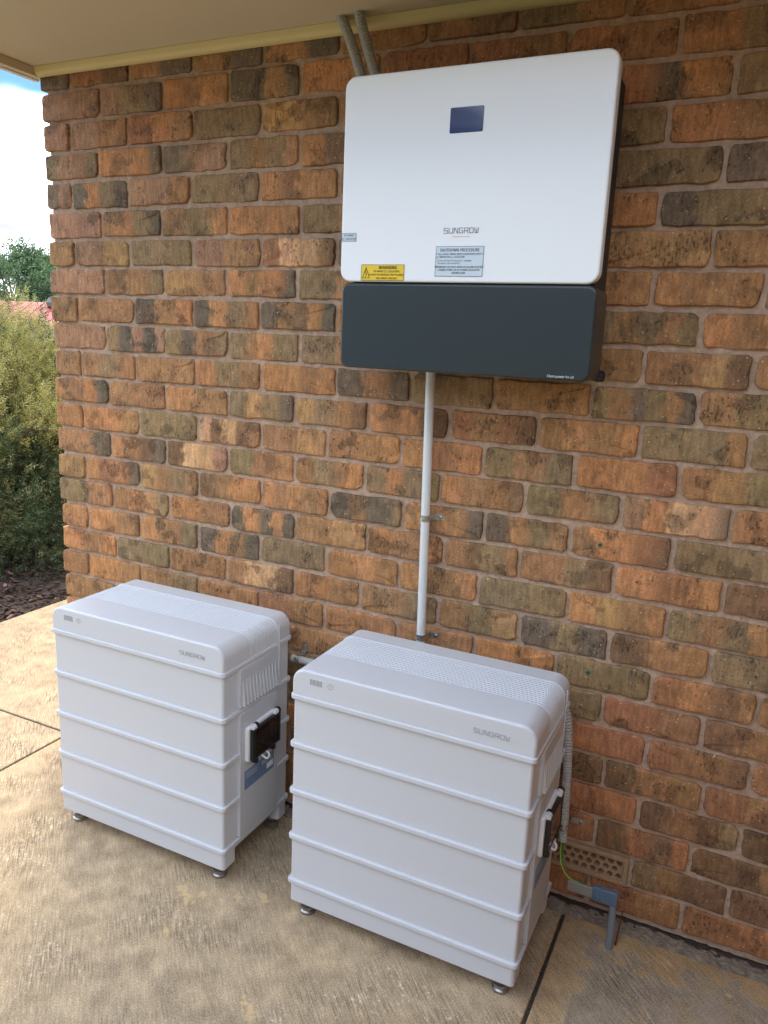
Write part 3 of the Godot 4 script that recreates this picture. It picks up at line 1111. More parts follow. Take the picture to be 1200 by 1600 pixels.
func shrub() -> void:
	var base := Vector3(-2.63, 0.0, -1.71)
	var sh := thing("shrub", base, "bushy fine-leaved shrub with yellow-green tips growing in the mulch bed", "shrub")
	var wood := MB.new()
	var tips := []
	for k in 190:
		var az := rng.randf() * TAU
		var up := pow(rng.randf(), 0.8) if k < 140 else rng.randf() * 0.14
		# end of a stem, on an uneven dome
		var rr_ := sqrt(1.0 - pow(up, 2.2)) * rng.randf_range(0.72, 1.05)
		var e := Vector3(cos(az) * 1.12 * rr_, 0.03 + 1.53 * up * rng.randf_range(0.88, 1.06), sin(az) * 1.12 * rr_)
		var m := Vector3(e.x * 0.4 + rng.randf_range(-0.1, 0.1), e.y * 0.55, e.z * 0.4 + rng.randf_range(-0.1, 0.1))
		var path := curve([Vector3(rng.randf_range(-0.08, 0.08), 0, rng.randf_range(-0.08, 0.08)), m, e], 9)
		var rad := PackedFloat32Array()
		for i in 10: rad.append(lerpf(0.016, 0.003, i / 9.0))
		wood.tube(path, rad, 5)
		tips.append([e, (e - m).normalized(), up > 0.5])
		# side twigs
		for t in 3:
			var s: Vector3 = path[4 + t * 2 - (1 if t == 2 else 0)]
			var q := s + Vector3(rng.randf_range(-0.2, 0.2), rng.randf_range(-0.02, 0.24), rng.randf_range(-0.2, 0.2))
			wood.tube(PackedVector3Array([s, s.lerp(q, 0.5) + Vector3(0, 0.02, 0), q]), PackedFloat32Array([0.005, 0.004, 0.002]), 4)
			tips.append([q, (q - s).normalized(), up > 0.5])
	part("stem", wood.commit(0.3), M.bark, sh)
	var places := []
	var patch := noise(131, 1.6, 3)
	for t in tips:
		var e: Vector3 = t[0]
		var yellow_tip: bool = rng.randf() < (0.72 if t[2] else 0.10) + 0.5 * patch.get_noise_3dv(e)  # yellow sprigs mostly on high-reaching stems, dark green mostly on low ones
		for k in 46:
			var p := e + Vector3(rng.randfn(0, 0.085), rng.randfn(0, 0.085), rng.randfn(0, 0.085))
			var d: Vector3 = t[1] + Vector3(rng.randf_range(-0.8, 0.8), rng.randf_range(-0.2, 0.9), rng.randf_range(-0.8, 0.8))
			var v := rng.randf_range(0.75, 1.25)
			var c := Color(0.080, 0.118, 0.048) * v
			if yellow_tip: c = Color(0.44, 0.40, 0.15) * v
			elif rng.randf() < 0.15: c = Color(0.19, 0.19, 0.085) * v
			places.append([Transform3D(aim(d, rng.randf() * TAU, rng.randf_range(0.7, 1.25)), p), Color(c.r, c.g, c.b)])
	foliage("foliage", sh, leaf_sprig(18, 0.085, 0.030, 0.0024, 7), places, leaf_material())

func tree() -> void:
	var dir := Vector3(-0.772, 0, -0.636)
	var at := Vector3(2.18, 0, 1.94) + dir * 30.0
	var tr := thing("broad_tree", Vector3(at.x, -0.14, at.z), "rounded dark green tree standing behind the red roof", "tree")
	var wood := MB.new()
	wood.tube(curve([Vector3(0, 0, 0), Vector3(0.1, 0.7, 0.05), Vector3(0.05, 1.3, 0)], 6), PackedFloat32Array([0.24, 0.2, 0.18, 0.17, 0.16, 0.15, 0.14]), 9)
	part("trunk", wood.commit(), M.bark, tr)
	var places := []
	var limbs := MB.new()
	var clumps := []
	for k in 90:
		var az := rng.randf() * TAU
		var up := rng.randf()
		var rr_ := sqrt(1.0 - up * up) * rng.randf_range(0.75, 1.03)
		var e := Vector3(cos(az) * 2.7 * rr_, 1.1 + 2.75 * up * rng.randf_range(0.85, 1.05), sin(az) * 2.7 * rr_)
		limbs.tube(curve([Vector3(0.05, 1.2, 0), Vector3(e.x * 0.45, 1.2 + (e.y - 1.2) * 0.6, e.z * 0.45), e], 5), PackedFloat32Array([0.07, 0.06, 0.045, 0.03, 0.02, 0.012]), 5)
		clumps.append(e)
	part("limb", limbs.commit(0.3), M.bark, tr)
	for e in clumps:
		var tone := rng.randf_range(0.8, 1.25)
		for k in 110:
			var p: Vector3 = e + Vector3(rng.randfn(0, 0.26), rng.randfn(0, 0.20), rng.randfn(0, 0.26))
			var d := Vector3(rng.randf_range(-1, 1), rng.randf_range(-0.6, 0.9), rng.randf_range(-1, 1))
			var v := rng.randf_range(0.7, 1.3) * tone
			places.append([Transform3D(aim(d, rng.randf() * TAU, rng.randf_range(0.8, 1.3)), p), Color(0.085 * v, 0.14 * v, 0.06 * v)])
	foliage("crown", tr, leaf_sprig(9, 0.20, 0.11, 0.022, 9), places, leaf_material())

# ------------------------------------------------------------------ lettering
# the wordmark, drawn with square strokes; returns a mesh whose left foot is the origin
func wordmark(width: float, stroke: float, depth := 0.0006) -> ArrayMesh:
	var glyphs := [
		[[[1, 1], [0, 1], [0, 0.5], [1, 0.5], [1, 0], [0, 0]]],
		[[[0, 1], [0, 0], [1, 0], [1, 1]]],
		[[[0, 0], [0, 1], [0.25, 1], [0.8, 0], [1, 0], [1, 1]]],
		[[[1, 1], [0, 1], [0, 0], [1, 0], [1, 0.5], [0.55, 0.5]]],
		[[[0, 0], [0, 1], [1, 1], [1, 0.45], [0, 0.45]], [[0.55, 0.45], [1, 0]]],
		[[[0, 0], [1, 0], [1, 1], [0, 1], [0, 0]]],
		[[[0, 1], [0.15, 0], [0.5, 0], [0.5, 0.75]], [[0.5, 0], [0.85, 0], [1, 1]]]]
	var step := width / 7.0
	var gw := step * 0.72
	var gh := step * 0.86
	var mb := MB.new()
	for g in 7:
		for line in glyphs[g]:
			for i in line.size() - 1:
				mb.bar(Vector3(g * step + line[i][0] * gw, line[i][1] * gh, 0.00002 * i), Vector3(g * step + line[i + 1][0] * gw, line[i + 1][1] * gh, 0.00002 * i), stroke, depth)
	return mb.commit()

func words(text: String, height: float, bold := false) -> TextMesh:
	var t := TextMesh.new()
	var f := SystemFont.new()
	f.font_names = PackedStringArray(["Droid Sans"])
	if bold: f.font_weight = 700
	t.font = f
	t.text = text
	t.font_size = 32
	t.pixel_size = height / 32.0
	t.depth = 0.0004
	t.curve_step = 2.0
	t.horizontal_alignment = HORIZONTAL_ALIGNMENT_CENTER
	t.vertical_alignment = VERTICAL_ALIGNMENT_CENTER
	return t

# ------------------------------------------------------------------ inverter
func inverter() -> void:
	var base := Vector3(1.52, 1.427, 0.0)
	var o := thing("inverter", base, "white and dark grey solar inverter hung on the brick wall", "inverter")
	var zf := 0.2
	var mb := MB.new()
	mb.rr(Vector3(-0.313, 0.206, 0.168), Vector3(0.313, 0.663, zf), 0.027, 0.005, 7, 2)
	part("front_cover", mb.commit(), M.inverter_white, o)
	mb = MB.new()
	mb.rr(Vector3(-0.309, 0.0, 0.075), Vector3(0.313, 0.2035, zf - 0.002), 0.020, 0.007, 6, 2)
	part("lower_cover", mb.commit(), M.inverter_dark, o)
	mb = MB.new()
	mb.rr(Vector3(-0.296, 0.012, 0.045), Vector3(0.300, 0.648, 0.1675), 0.02, 0.004, 4, 2)
	part("housing", mb.commit(), M.body_dark, o)
	mb = MB.new()
	mb.box(Vector3(-0.22, 0.40, 0.001), Vector3(0.22, 0.56, 0.0445), 0.002)
	part("wall_bracket", mb.commit(), M.zinc, o)
	mb = MB.new()
	mb.lathe(Vector3(0.301, 0.010, 0.070), [[0.011, -0.02], [0.011, 0.0], [0.013, 0.004], [0.013, 0.018], [0.010, 0.021], [0.003, 0.0225]], 14, 0)
	part("cable_gland", mb.commit(), M.black, o)
	mb = MB.new()
	mb.rr(Vector3(-0.0455, 0.524, zf - 0.002), Vector3(0.0325, 0.5765, zf + 0.0008), 0.003, 0.0004, 3, 2)
	part("display", mb.commit(), M.screen, o)
	var logo := part("wordmark", wordmark(0.086, 0.0010), M.ink, o, Vector3(-0.045, 0.314, zf + 0.0003))
	logo.set_meta("label", "grey wordmark on the white cover")
	mb = MB.new()
	mb.box(Vector3(-0.024, 0.3055, zf), Vector3(0.018, 0.3065, zf + 0.0004))
	part("underline", mb.commit(), M.orange, o)
	# shutdown procedure plate
	var pl := plate_part("procedure_label", o, -0.062, 0.054, 0.2195, 0.2855, zf, M.plate)
	var lines := [["SHUTDOWN PROCEDURE", 0.0085, 0.0575, 0.0, M.ink_black], ["1.Turn off the \"MAIN SWITCH INVERTER SUPPLY\"", 0.0053, 0.0487, -0.0, M.ink], ["or \"INVERTER A.C. ISOLATOR\"", 0.0053, 0.0425, -0.021, M.ink], ["2.Turn off the PV Array D.C. Isolator", 0.0053, 0.0345, -0.012, M.ink_grey], ["(located at the inverter)", 0.0053, 0.0288, -0.0245, M.ink_grey], ["\"WARNING\" DO NOT OPEN PLUG AND SOCKET", 0.0057, 0.0205, 0.0, M.ink_black], ["CONNECTORS OR PV STRING ISOLATOR", 0.0057, 0.0140, 0.0, M.ink_black], ["UNDER LOAD", 0.0057, 0.0075, 0.0, M.ink_black]]
	for l in lines:
		part("lettering", words(l[0], l[1]), l[4], pl, Vector3(-0.004 + l[3], 0.2195 + l[2], zf + 0.0015))
	# yellow warning plate
	var wl := plate_part("warning_label", o, -0.254, -0.140, 0.2085, 0.2455, zf, M.yellow)
	part("lettering", words("WARNING", 0.0098, true), M.ink_black, wl, Vector3(-0.183, 0.2385, zf + 0.0015))
	part("lettering", words("PV ARRAY D.C. ISOLATORS", 0.0058), M.ink_black, wl, Vector3(-0.186, 0.2297, zf + 0.0015))
	part("lettering", words("DO NOT DE-ENERGISE THE PV ARRAY", 0.0056), M.ink_black, wl, Vector3(-0.187, 0.2220, zf + 0.0015))
	part("lettering", words("AND ARRAY CABLING", 0.0058), M.ink_black, wl, Vector3(-0.186, 0.2138, zf + 0.0015))
	mb = MB.new()
	var a := Vector3(-0.250, 0.2145, zf + 0.0012)
	var b := Vector3(-0.231, 0.2145, zf + 0.0012)
	var c := Vector3(-0.2405, 0.2385, zf + 0.0012)
	for e in [[a, b], [b, c], [c, a]]: mb.bar(e[0], e[1], 0.0012, 0.0004)
	var d := Vector3(-0.2405, 0.2325, zf + 0.0012)
	mb.bar(d, d + Vector3(-0.0022, -0.006, 0), 0.0014, 0.0004)
	mb.bar(d + Vector3(-0.0022, -0.006, 0), d + Vector3(0.0018, -0.008, 0), 0.0014, 0.0004)
	mb.bar(d + Vector3(0.0018, -0.008, 0), d + Vector3(-0.001, -0.0155, 0), 0.0014, 0.0004)
	part("hazard_symbol", mb.commit(), M.ink_black, wl)
	# small plate at the cover's left edge
	var pv := plate_part("isolator_label", o, -0.3105, -0.271, 0.299, 0.318, zf, M.plate)
	part("lettering", words("PV ARRAY", 0.0062), M.ink, pv, Vector3(-0.290, 0.3125, zf + 0.0015))
	part("lettering", words("D.C. ISOLATOR", 0.0062), M.ink, pv, Vector3(-0.291, 0.3045, zf + 0.0015))
	part("slogan", words("Clean power for all", 0.0070), M.ink_white, o, Vector3(0.250, 0.0085, zf - 0.0018))

func plate_part(called: String, o: Node3D, x0: float, x1: float, y0: float, y1: float, z: float, m: Material) -> MeshInstance3D:
	var mb := MB.new()
	mb.rr(Vector3(x0, y0, z), Vector3(x1, y1, z + 0.0012), 0.0008, 0.0003, 2, 2, false, true)
	var p := part(called, mb.commit(), m, o)
	mb = MB.new()
	for e in [[x0 + 0.0006, x1 - 0.0006, y0 + 0.0006, y0 + 0.0006], [x0 + 0.0006, x1 - 0.0006, y1 - 0.0006, y1 - 0.0006], [x0 + 0.0006, x0 + 0.0006, y0 + 0.001, y1 - 0.001], [x1 - 0.0006, x1 - 0.0006, y0 + 0.001, y1 - 0.001]]:
		mb.bar(Vector3(e[0], e[2], z + 0.00115), Vector3(e[1], e[3], z + 0.00115), 0.0009, 0.0003)
	part("border", mb.commit(), M.plate_edge if m != M.yellow else M.ink_black, p)
	return p

# ------------------------------------------------------------------ battery cabinet
func battery() -> Node3D:
	var o := Node3D.new()
	o.name = numbered("battery_cabinet")
	add_child(o)
	var bands := [0.098, 0.2288, 0.3595, 0.4902, 0.621]
	var mb := MB.new()
	mb.rr(Vector3(-0.306, 0.044, 0.100), Vector3(0.306, 0.0965, 0.1588), 0.010, 0.002, 4)
	mb.rr(Vector3(-0.306, 0.044, -0.1588), Vector3(0.306, 0.0965, -0.110), 0.010, 0.002, 4)
	mb.box(Vector3(-0.300, 0.080, -0.120), Vector3(0.300, 0.097, 0.110))
	part("base", mb.commit(), M.cabinet, o)
	for k in 5:
		mb = MB.new()
		mb.rr(Vector3(-0.3125, bands[k], -0.165), Vector3(0.3125, bands[k] + 0.0128, 0.165), 0.012, 0.0024, 4)
		part("band", mb.commit(), M.cabinet, o)
	for k in 4:
		mb = MB.new()
		mb.rr(Vector3(-0.3051, bands[k] + 0.0120, -0.1576), Vector3(0.3051, bands[k + 1] + 0.001, 0.1576), 0.007, 0.0, 4)
		part("module", mb.commit(), M.cabinet, o)
	part("cap", battery_cap(0.6335), M.cabinet, o)
	for sx in [-1, 1]:
		for sz in [-1, 1]:
			mb = MB.new()
			mb.lathe(Vector3(sx * 0.268, 0.0, sz * (0.126 if sz > 0 else 0.134)), [[0.019, 0.0], [0.021, 0.002], [0.021, 0.008], [0.017, 0.011], [0.017, 0.015], [0.020, 0.0165], [0.020, 0.022], [0.009, 0.024], [0.009, 0.0455]], 20)
			part("foot", mb.commit(), M.steel, o)
	# right-hand end: louvred panel, service panel
	mb = MB.new()
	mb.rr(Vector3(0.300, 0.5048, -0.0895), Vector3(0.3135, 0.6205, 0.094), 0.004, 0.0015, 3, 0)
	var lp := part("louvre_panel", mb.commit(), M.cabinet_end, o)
	for k in 11:
		var z := -0.080 + k * 0.0155
		var lv := MB.new()
		lv.loft([PackedVector3Array([Vector3(0.3130, 0.509, z), Vector3(0.3215, 0.5095, z + 0.0016), Vector3(0.3215, 0.5095, z + 0.0060), Vector3(0.3130, 0.509, z + 0.0078)]), PackedVector3Array([Vector3(0.3130, 0.583, z), Vector3(0.3145, 0.582, z + 0.0016), Vector3(0.3145, 0.582, z + 0.0060), Vector3(0.3130, 0.583, z + 0.0078)])])
		part("louvre", lv.commit(), M.cabinet_end, lp)
	mb = MB.new()
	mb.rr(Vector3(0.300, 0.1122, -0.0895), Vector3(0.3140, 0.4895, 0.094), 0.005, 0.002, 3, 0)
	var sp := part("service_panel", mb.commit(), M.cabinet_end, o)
	mb = MB.new()
	mb.rr(Vector3(0.3130, 0.500, -0.0955), Vector3(0.3165, 0.690, -0.0885), 0.002, 0.0012, 2, 0)
	part("seam_strip", mb.commit(), M.cabinet, o)
	breaker_box(o)
	# rating label with blocks of unreadable print
	mb = MB.new()
	mb.rr(Vector3(0.3139, 0.2500, -0.071), Vector3(0.3147, 0.3070, 0.0735), 0.001, 0.0003, 2, 0)
	var lab := part("rating_label", mb.commit(), M.blue_label, sp)
	mb = MB.new()
	mb.box(Vector3(0.3146, 0.262, -0.066), Vector3(0.3150, 0.280, -0.034))
	part("print_panel", mb.commit(), M.ink_white, lab)
	mb = MB.new()
	for k in 4: mb.box(Vector3(0.3146, 0.2985 - k * 0.0052, 0.066 - 0.062 + 0.01 * (k % 2)), Vector3(0.31495, 0.3003 - k * 0.0052, 0.068))
	for k in 4: mb.box(Vector3(0.3146, 0.286, -0.018 - k * 0.013), Vector3(0.31495, 0.3, -0.0095 - k * 0.013))
	for k in 3: mb.box(Vector3(0.3146, 0.255, 0.062 - k * 0.017), Vector3(0.31495, 0.270, 0.050 - k * 0.017 + 0.0125))
	part("print", mb.commit(), M.ink_pale, lab)
	# front marks
	part("wordmark", wordmark(0.086, 0.0010), M.ink_grey, o, Vector3(0.166, 0.6585, 0.1606))
	mb = MB.new()
	for k in 9: mb.box(Vector3(-0.257 + k * 0.0039, 0.6690, 0.1603), Vector3(-0.2549 + k * 0.0039, 0.6840, 0.1611))
	part("level_indicator", mb.commit(), M.ink_grey, o)
	mb = MB.new()
	mb.rr(Vector3(-0.261, 0.6655, 0.1598), Vector3(-0.186, 0.6875, 0.1607), 0.002, 0.0004, 2, 2)
	part("indicator_window", mb.commit(), M.cabinet, o)
	mb = MB.new()
	var ring := PackedVector3Array()
	for k in 25:
		var t := TAU * k / 24.0
		ring.append(Vector3(-0.2005 + 0.0068 * cos(t), 0.6762 + 0.0068 * sin(t), 0.1608))
	mb.tube(ring, 0.0006, 5)
	mb.bar(Vector3(-0.2005, 0.676, 0.1606), Vector3(-0.2005, 0.680, 0.1606), 0.0010, 0.0005)
	part("power_button", mb.commit(), M.ink_grey, o)
	return o

func battery_cap(y0: float) -> ArrayMesh:
	# arch profile across x, swept along z; the middle of the top carries fine ribs
	var top := 0.703
	var hx := 0.3085
	var r := 0.036
	var prof := []   # [point, normal]
	prof.append([Vector2(-hx, y0), Vector2(-1, 0)])
	for i in 9:
		var t := PI - PI / 2 * i / 8.0
		prof.append([Vector2(-hx + r + cos(t) * r, top - r + sin(t) * r), Vector2(cos(t), sin(t))])
	for i in 9:
		var t := PI / 2 - PI / 2 * i / 8.0
		prof.append([Vector2(hx - r + cos(t) * r, top - r + sin(t) * r), Vector2(cos(t), sin(t))])
	prof.append([Vector2(hx, y0), Vector2(1, 0)])
	var zs := []     # [z, inset]
	var hz := 0.1605
	var e := 0.007
	for i in 6:
		var t := PI / 2 * i / 5.0
		zs.append([-hz + e * (1 - sin(t)) if false else -hz + e * (1 - cos(t)), e * (1 - sin(t))])
	zs.append([-0.0975, 0.0]); zs.append([-0.0968, -0.0022]); zs.append([-0.0925, -0.0022]); zs.append([-0.0918, 0.0])
	var n := 14
	var z0 := -0.0905
	var p := 0.1405 / n
	for k in n:
		var z := z0 + k * p
		zs.append([z, 0.0026]); zs.append([z + p * 0.36, 0.0026]); zs.append([z + p * 0.48, 0.0]); zs.append([z + p * 0.88, 0.0])
	zs.append([z0 + n * p, 0.0])
	for i in 6:
		var t := PI / 2 * i / 5.0
		zs.append([hz - e + e * sin(t), e * (1 - cos(t))])
	var rings := []
	for q in zs:
		var ring := PackedVector3Array()
		for s in prof:
			var pt: Vector2 = s[0] - s[1] * q[1]
			ring.append(Vector3(pt.x, maxf(pt.y, y0), q[0]))
		rings.append(ring)
	var mb := MB.new()
	mb.loft(rings)
	return mb.commit(0.6)

func breaker_box(o: Node3D) -> void:
	var x := 0.3138
	var box := Node3D.new()
	box.name = "breaker_box"
	box.set_meta("label", "white breaker box with a dark tinted lid")
	o.add_child(box)
	var mb := MB.new()
	mb.rr(Vector3(x, 0.335, -0.073), Vector3(x + 0.0095, 0.440, 0.071), 0.009, 0.003, 4, 0, false, true)
	part("frame", mb.commit(), M.ink_white, box)
	mb = MB.new()
	mb.rr(Vector3(x + 0.0085, 0.346, -0.066), Vector3(x + 0.0105, 0.428, 0.058), 0.005, 0.001, 3, 0)
	part("breaker_row", mb.commit(), M.black, box)
	for k in 5:
		mb = MB.new()
		var z := -0.040 + k * 0.0195
		mb.box(Vector3(x + 0.0103, 0.365, z - 0.008), Vector3(x + 0.0135, 0.408, z + 0.008), 0.001)
		mb.box(Vector3(x + 0.0133, 0.380, z - 0.004), Vector3(x + 0.0170, 0.388, z + 0.004), 0.001)
		part("breaker", mb.commit(), M.ink, box)
	# lid: dark rim and tinted pane
	mb = MB.new()
	var y0 := 0.340
	var y1 := 0.432
	var z0 := -0.076
	var z1 := 0.062
	for r in [[y0, y0 + 0.008, z0, z1], [y1 - 0.008, y1, z0, z1], [y0 + 0.008, y1 - 0.008, z0, z0 + 0.008], [y0 + 0.008, y1 - 0.008, z1 - 0.016, z1]]:
		mb.rr(Vector3(x + 0.0090, r[0], r[2]), Vector3(x + 0.0205, r[1], r[3]), 0.002, 0.002, 2, 0)
	part("lid", mb.commit(), M.black, box)
	mb = MB.new()
	mb.box(Vector3(x + 0.0180, y0 + 0.0082, z0 + 0.0082), Vector3(x + 0.0195, y1 - 0.0082, z1 - 0.0162))
	part("pane", mb.commit(), M.smoke, box)
	for z in [-0.058, 0.050]:
		mb = MB.new()
		mb.lathe(Vector3(x + 0.0120, 0.4365, z - 0.008), [[0.003, 0.0], [0.0085, 0.001], [0.0085, 0.015], [0.003, 0.016]], 14, 2)
		part("hinge", mb.commit(), M.ink_white, box)
		mb = MB.new()
		mb.lathe(Vector3(x + 0.0120, 0.4365, z - 0.018), [[0.003, 0.0], [0.0095, 0.001], [0.0095, 0.008], [0.003, 0.009]], 14, 2)
		part("hinge", mb.commit(), M.black, box)
		mb = MB.new()
		mb.lathe(Vector3(x - 0.001, 0.331, z * 0.8), [[0.003, 0.0], [0.0075, 0.002], [0.0085, 0.008], [0.0085, 0.019], [0.004, 0.022]], 14, 0)
		part("knob", mb.commit(), M.black, box)
	mb = MB.new()
	mb.tube(curve([Vector3(x + 0.010, 0.338, -0.010), Vector3(x + 0.024, 0.331, -0.010), Vector3(x + 0.027, 0.324, -0.004), Vector3(x + 0.024, 0.323, 0.004), Vector3(x + 0.010, 0.333, 0.007)], 14), 0.0028, 7)
	part("latch", mb.commit(), M.ink_white, box)

# ------------------------------------------------------------------ conduits and small fittings
func saddle(at: Vector3, r: float, along: Vector3, tab: Vector3, label: String, lengthen := 0.0) -> void:
	# half-round metal strap over a pipe lying on the wall, with one screwed ear; local x = tab, y = along
	var s := thing("saddle_clip", at, label, "pipe clip", "metal saddle clips on the wall")
	var w := 0.008
	var up := tab.cross(along).normalized()
	if up.z < 0: up = -up
	var inner := r + 0.0006
	var outer := r + 0.0024
	var mb := MB.new()
	var rings := []
	for side in [-w, w]:
		var ring := PackedVector3Array()
		var pts := []
		for k in 13:
			var t := PI * k / 12.0
			pts.append(Vector2(-cos(t), sin(t)))
		var foot := -at.z / maxf(up.z, 0.1) + 0.0005
		ring.append(-tab * outer + up * foot + along * side)
		for p in pts: ring.append(tab * p.x * outer + up * p.y * outer + along * side)
		ring.append(tab * outer + up * (foot + 0.0022) + along * side)
		ring.append(tab * inner + up * (foot + 0.0022) + along * side)
		for k in 13: ring.append(tab * pts[12 - k].x * inner + up * pts[12 - k].y * inner + along * side)
		ring.append(-tab * inner + up * foot + along * side)
		rings.append(ring)
	# walls and rims without a fan cap
	var n: int = rings[0].size()
	var p0: PackedVector3Array = rings[0]
	var p1: PackedVector3Array = rings[1]
	for i in n: mb.quad(p0[i], p0[(i + 1) % n], p1[(i + 1) % n], p1[i])
	for i in n / 2 - 1:
		var j := n - 1 - i
		mb.quad(p0[i], p0[i + 1], p0[j - 1], p0[j])
		mb.quad(p1[i], p1[j], p1[j - 1], p1[i + 1])
	mb.close()
	part("strap", mb.commit(), M.zinc, s)
	# ear
	mb = MB.new()
	var foot2 := -at.z / maxf(up.z, 0.1) + 0.0005
	var o := tab * (outer - 0.001) + up * foot2
	var ra := PackedVector3Array()
	var rb := PackedVector3Array()
	var el := 0.026 + lengthen
	for q in [Vector2(0, -w), Vector2(el - 0.006, -w), Vector2(el - 0.001, -w * 0.6), Vector2(el, 0), Vector2(el - 0.001, w * 0.6), Vector2(el - 0.006, w), Vector2(0, w)]:
		ra.append(o + tab * q.x + along * q.y)
		rb.append(o + tab * q.x + along * q.y + up * 0.0022)
	mb.loft([ra, rb])
	part("ear", mb.commit(), M.zinc, s)
	mb = MB.new()
	var c := o + tab * (el - 0.011) + up * 0.002
	var rings2 := []
	for pr in [[0.0048, 0.0], [0.0048, 0.0016], [0.003, 0.003], [0.0005, 0.0034]]:
		var ring := PackedVector3Array()
		for k in 12:
			var t := TAU * k / 12
			ring.append(c + (tab * cos(t) + along * sin(t)) * pr[0] + up * pr[1])
		rings2.append(ring)
	mb.loft(rings2)
	part("screw", mb.commit(), M.steel, s)

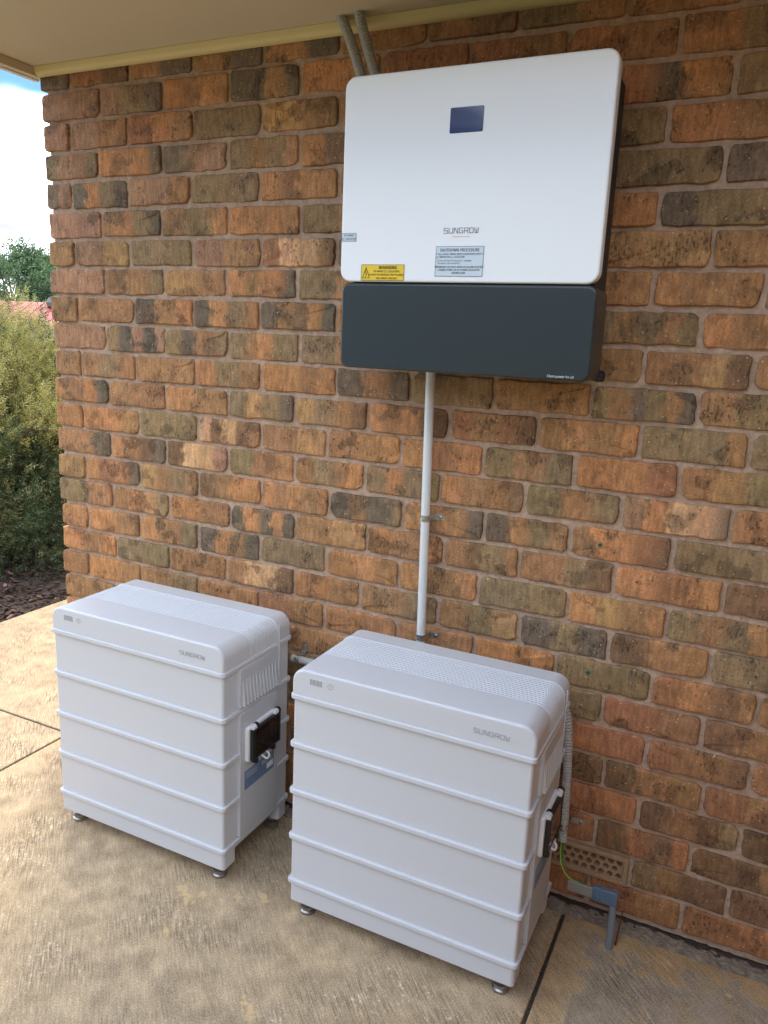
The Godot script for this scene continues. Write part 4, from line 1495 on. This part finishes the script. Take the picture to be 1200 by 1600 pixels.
func fittings() -> void:
	# two corrugated conduits from the soffit into the inverter
	for c in [[Vector3(1.092, 2.300, 0.040), Vector3(1.150, 2.200, 0.066), Vector3(1.212, 2.072, 0.098), "grey corrugated conduit entering the inverter top closest to its rounded corner"], [Vector3(1.150, 2.300, 0.050), Vector3(1.190, 2.205, 0.072), Vector3(1.252, 2.072, 0.100), "grey corrugated conduit entering the inverter top, second from its rounded corner"]]:
		var mb := corrugated(curve(c.slice(0, 3), 12), 0.0132, 0.0092)
		tag(part("corrugated_conduit", mb.commit(0.3), M.flex, self), c[3], "conduit", "corrugated conduits between soffit and inverter")
	# rigid grey conduit from the inverter down behind the cabinet
	var mb := MB.new()
	mb.tube(PackedVector3Array([Vector3(1.3905, 1.445, 0.030), Vector3(1.399, 1.03, 0.030), Vector3(1.4055, 0.69, 0.030), Vector3(1.410, 0.30, 0.030)]), 0.0122, 18)
	tag(part("rigid_conduit", mb.commit(), M.pvc, self), "straight pale grey conduit running down the bricks below the inverter", "conduit")
	saddle(Vector3(1.399, 1.031, 0.030), 0.0122, Vector3.UP, Vector3.RIGHT, "metal saddle clip halfway along the straight pale conduit", 0.006)
	saddle(Vector3(1.4055, 0.690, 0.030), 0.0122, Vector3.UP, Vector3.RIGHT, "metal saddle clip on the straight conduit just above the battery cabinet", 0.006)
	# horizontal link between the two cabinets, clipped to the wall
	mb = MB.new()
	mb.tube(PackedVector3Array([Vector3(0.99, 0.535, 0.040), Vector3(1.34, 0.535, 0.040)]), 0.0115, 16)
	tag(part("link_conduit", mb.commit(), M.flex_pale, self), "short level conduit passing along the wall between the two cabinets", "conduit")
	saddle(Vector3(1.012, 0.535, 0.040), 0.0115, Vector3.RIGHT, Vector3.UP, "metal saddle clip on the level conduit between the cabinets", 0.004)
	# corrugated conduit behind the cabinet by the vent, with the earth wire leaving it
	mb = corrugated(curve([Vector3(1.8535, 0.206, 0.040), Vector3(1.8500, 0.32, 0.040), Vector3(1.8450, 0.44, 0.041), Vector3(1.8350, 0.55, 0.043), Vector3(1.815, 0.61, 0.044)], 24), 0.0120, 0.0085)
	tag(part("corrugated_conduit", mb.commit(0.3), M.flex_pale, self), "pale grey corrugated conduit hanging above the vent brick", "conduit")
	saddle(Vector3(1.8525, 0.250, 0.040), 0.0122, Vector3.UP, Vector3.RIGHT, "metal saddle clip holding the corrugated conduit above the vent brick", 0.008)
	var wire := thing("earth_wire", Vector3(1.8535, 0.207, 0.040), "green and yellow earth wire curving from conduit to stake", "wire")
	var path := curve([Vector3(0, 0.012, 0), Vector3(0.001, -0.020, 0.006), Vector3(0.010, -0.052, 0.028), Vector3(0.034, -0.062, 0.058), Vector3(0.068, -0.056, 0.076), Vector3(0.092, -0.056, 0.081)], 40)
	mb = MB.new()
	mb.tube(path, 0.0030, 8)
	part("sheath", mb.commit(), M.green_wire, wire)
	var path2 := PackedVector3Array()
	for i in path.size():
		var t := i * 0.11 + 1.9
		path2.append(path[i] + Vector3(cos(t) * 0.0016 - 0.0006, 0.0006, absf(sin(t)) * 0.0016))
	mb = MB.new()
	mb.tube(path2, 0.0019, 6)
	part("stripe", mb.commit(), M.yellow_wire, wire)
	# earth stake
	var st := thing("earth_stake", Vector3(2.011, 0.0, 0.124), "blue-grey earth stake standing in the paving by the vent brick", "stake")
	mb = MB.new()
	mb.tube(PackedVector3Array([Vector3(0.0, -0.05, 0), Vector3(0.0, 0.05, 0), Vector3(-0.003, 0.164, 0)]), PackedFloat32Array([0.0092, 0.0092, 0.0092]), 14)
	part("post", mb.commit(), M.stake_grey, st)
	mb = MB.new()
	mb.rr(Vector3(-0.055, 0.126, -0.006), Vector3(0.008, 0.1655, 0.0102), 0.006, 0.003, 3, 2)
	part("blue_clamp", mb.commit(), M.stake_blue, st)
	mb = MB.new()
	mb.lathe(Vector3(-0.041, 0.141, 0.0100), [[0.0065, 0.0], [0.0065, 0.003], [0.002, 0.0045]], 6, 2)
	part("bolt", mb.commit(), M.stake_blue, st)
	mb = MB.new()
	mb.rr(Vector3(-0.118, 0.127, -0.003), Vector3(-0.050, 0.155, 0.003), 0.001, 0.0008, 2, 2)
	part("strap", mb.commit(), M.strap, st)
	mb = MB.new()
	mb.loft([PackedVector3Array([Vector3(2.021, -0.02, 0.102), Vector3(2.026, -0.02, 0.102), Vector3(2.026, -0.02, 0.114), Vector3(2.021, -0.02, 0.114)]), PackedVector3Array([Vector3(2.029, 0.085, 0.080), Vector3(2.032, 0.085, 0.080), Vector3(2.032, 0.085, 0.085), Vector3(2.029, 0.085, 0.085)])])
	tag(part("rusty_spike", mb.commit(), M.rust, self), "short rusty metal spike leaning behind the earth stake", "spike")
	# green wall plugs left in two bricks
	for p in [[Vector3(1.862, 1.021, 0.0), "green wall plug in an orange brick below the inverter"], [Vector3(1.866, 0.679, 0.0), "green wall plug in an olive brick above the cabinet"]]:
		mb = MB.new()
		mb.lathe(p[0], [[0.0052, -0.03], [0.0052, 0.0035], [0.0030, 0.0042], [0.0026, 0.0010], [0.0004, 0.0005]], 12, 2)
		tag(part("wall_plug", mb.commit(), M.plug, self), p[1], "wall plug")
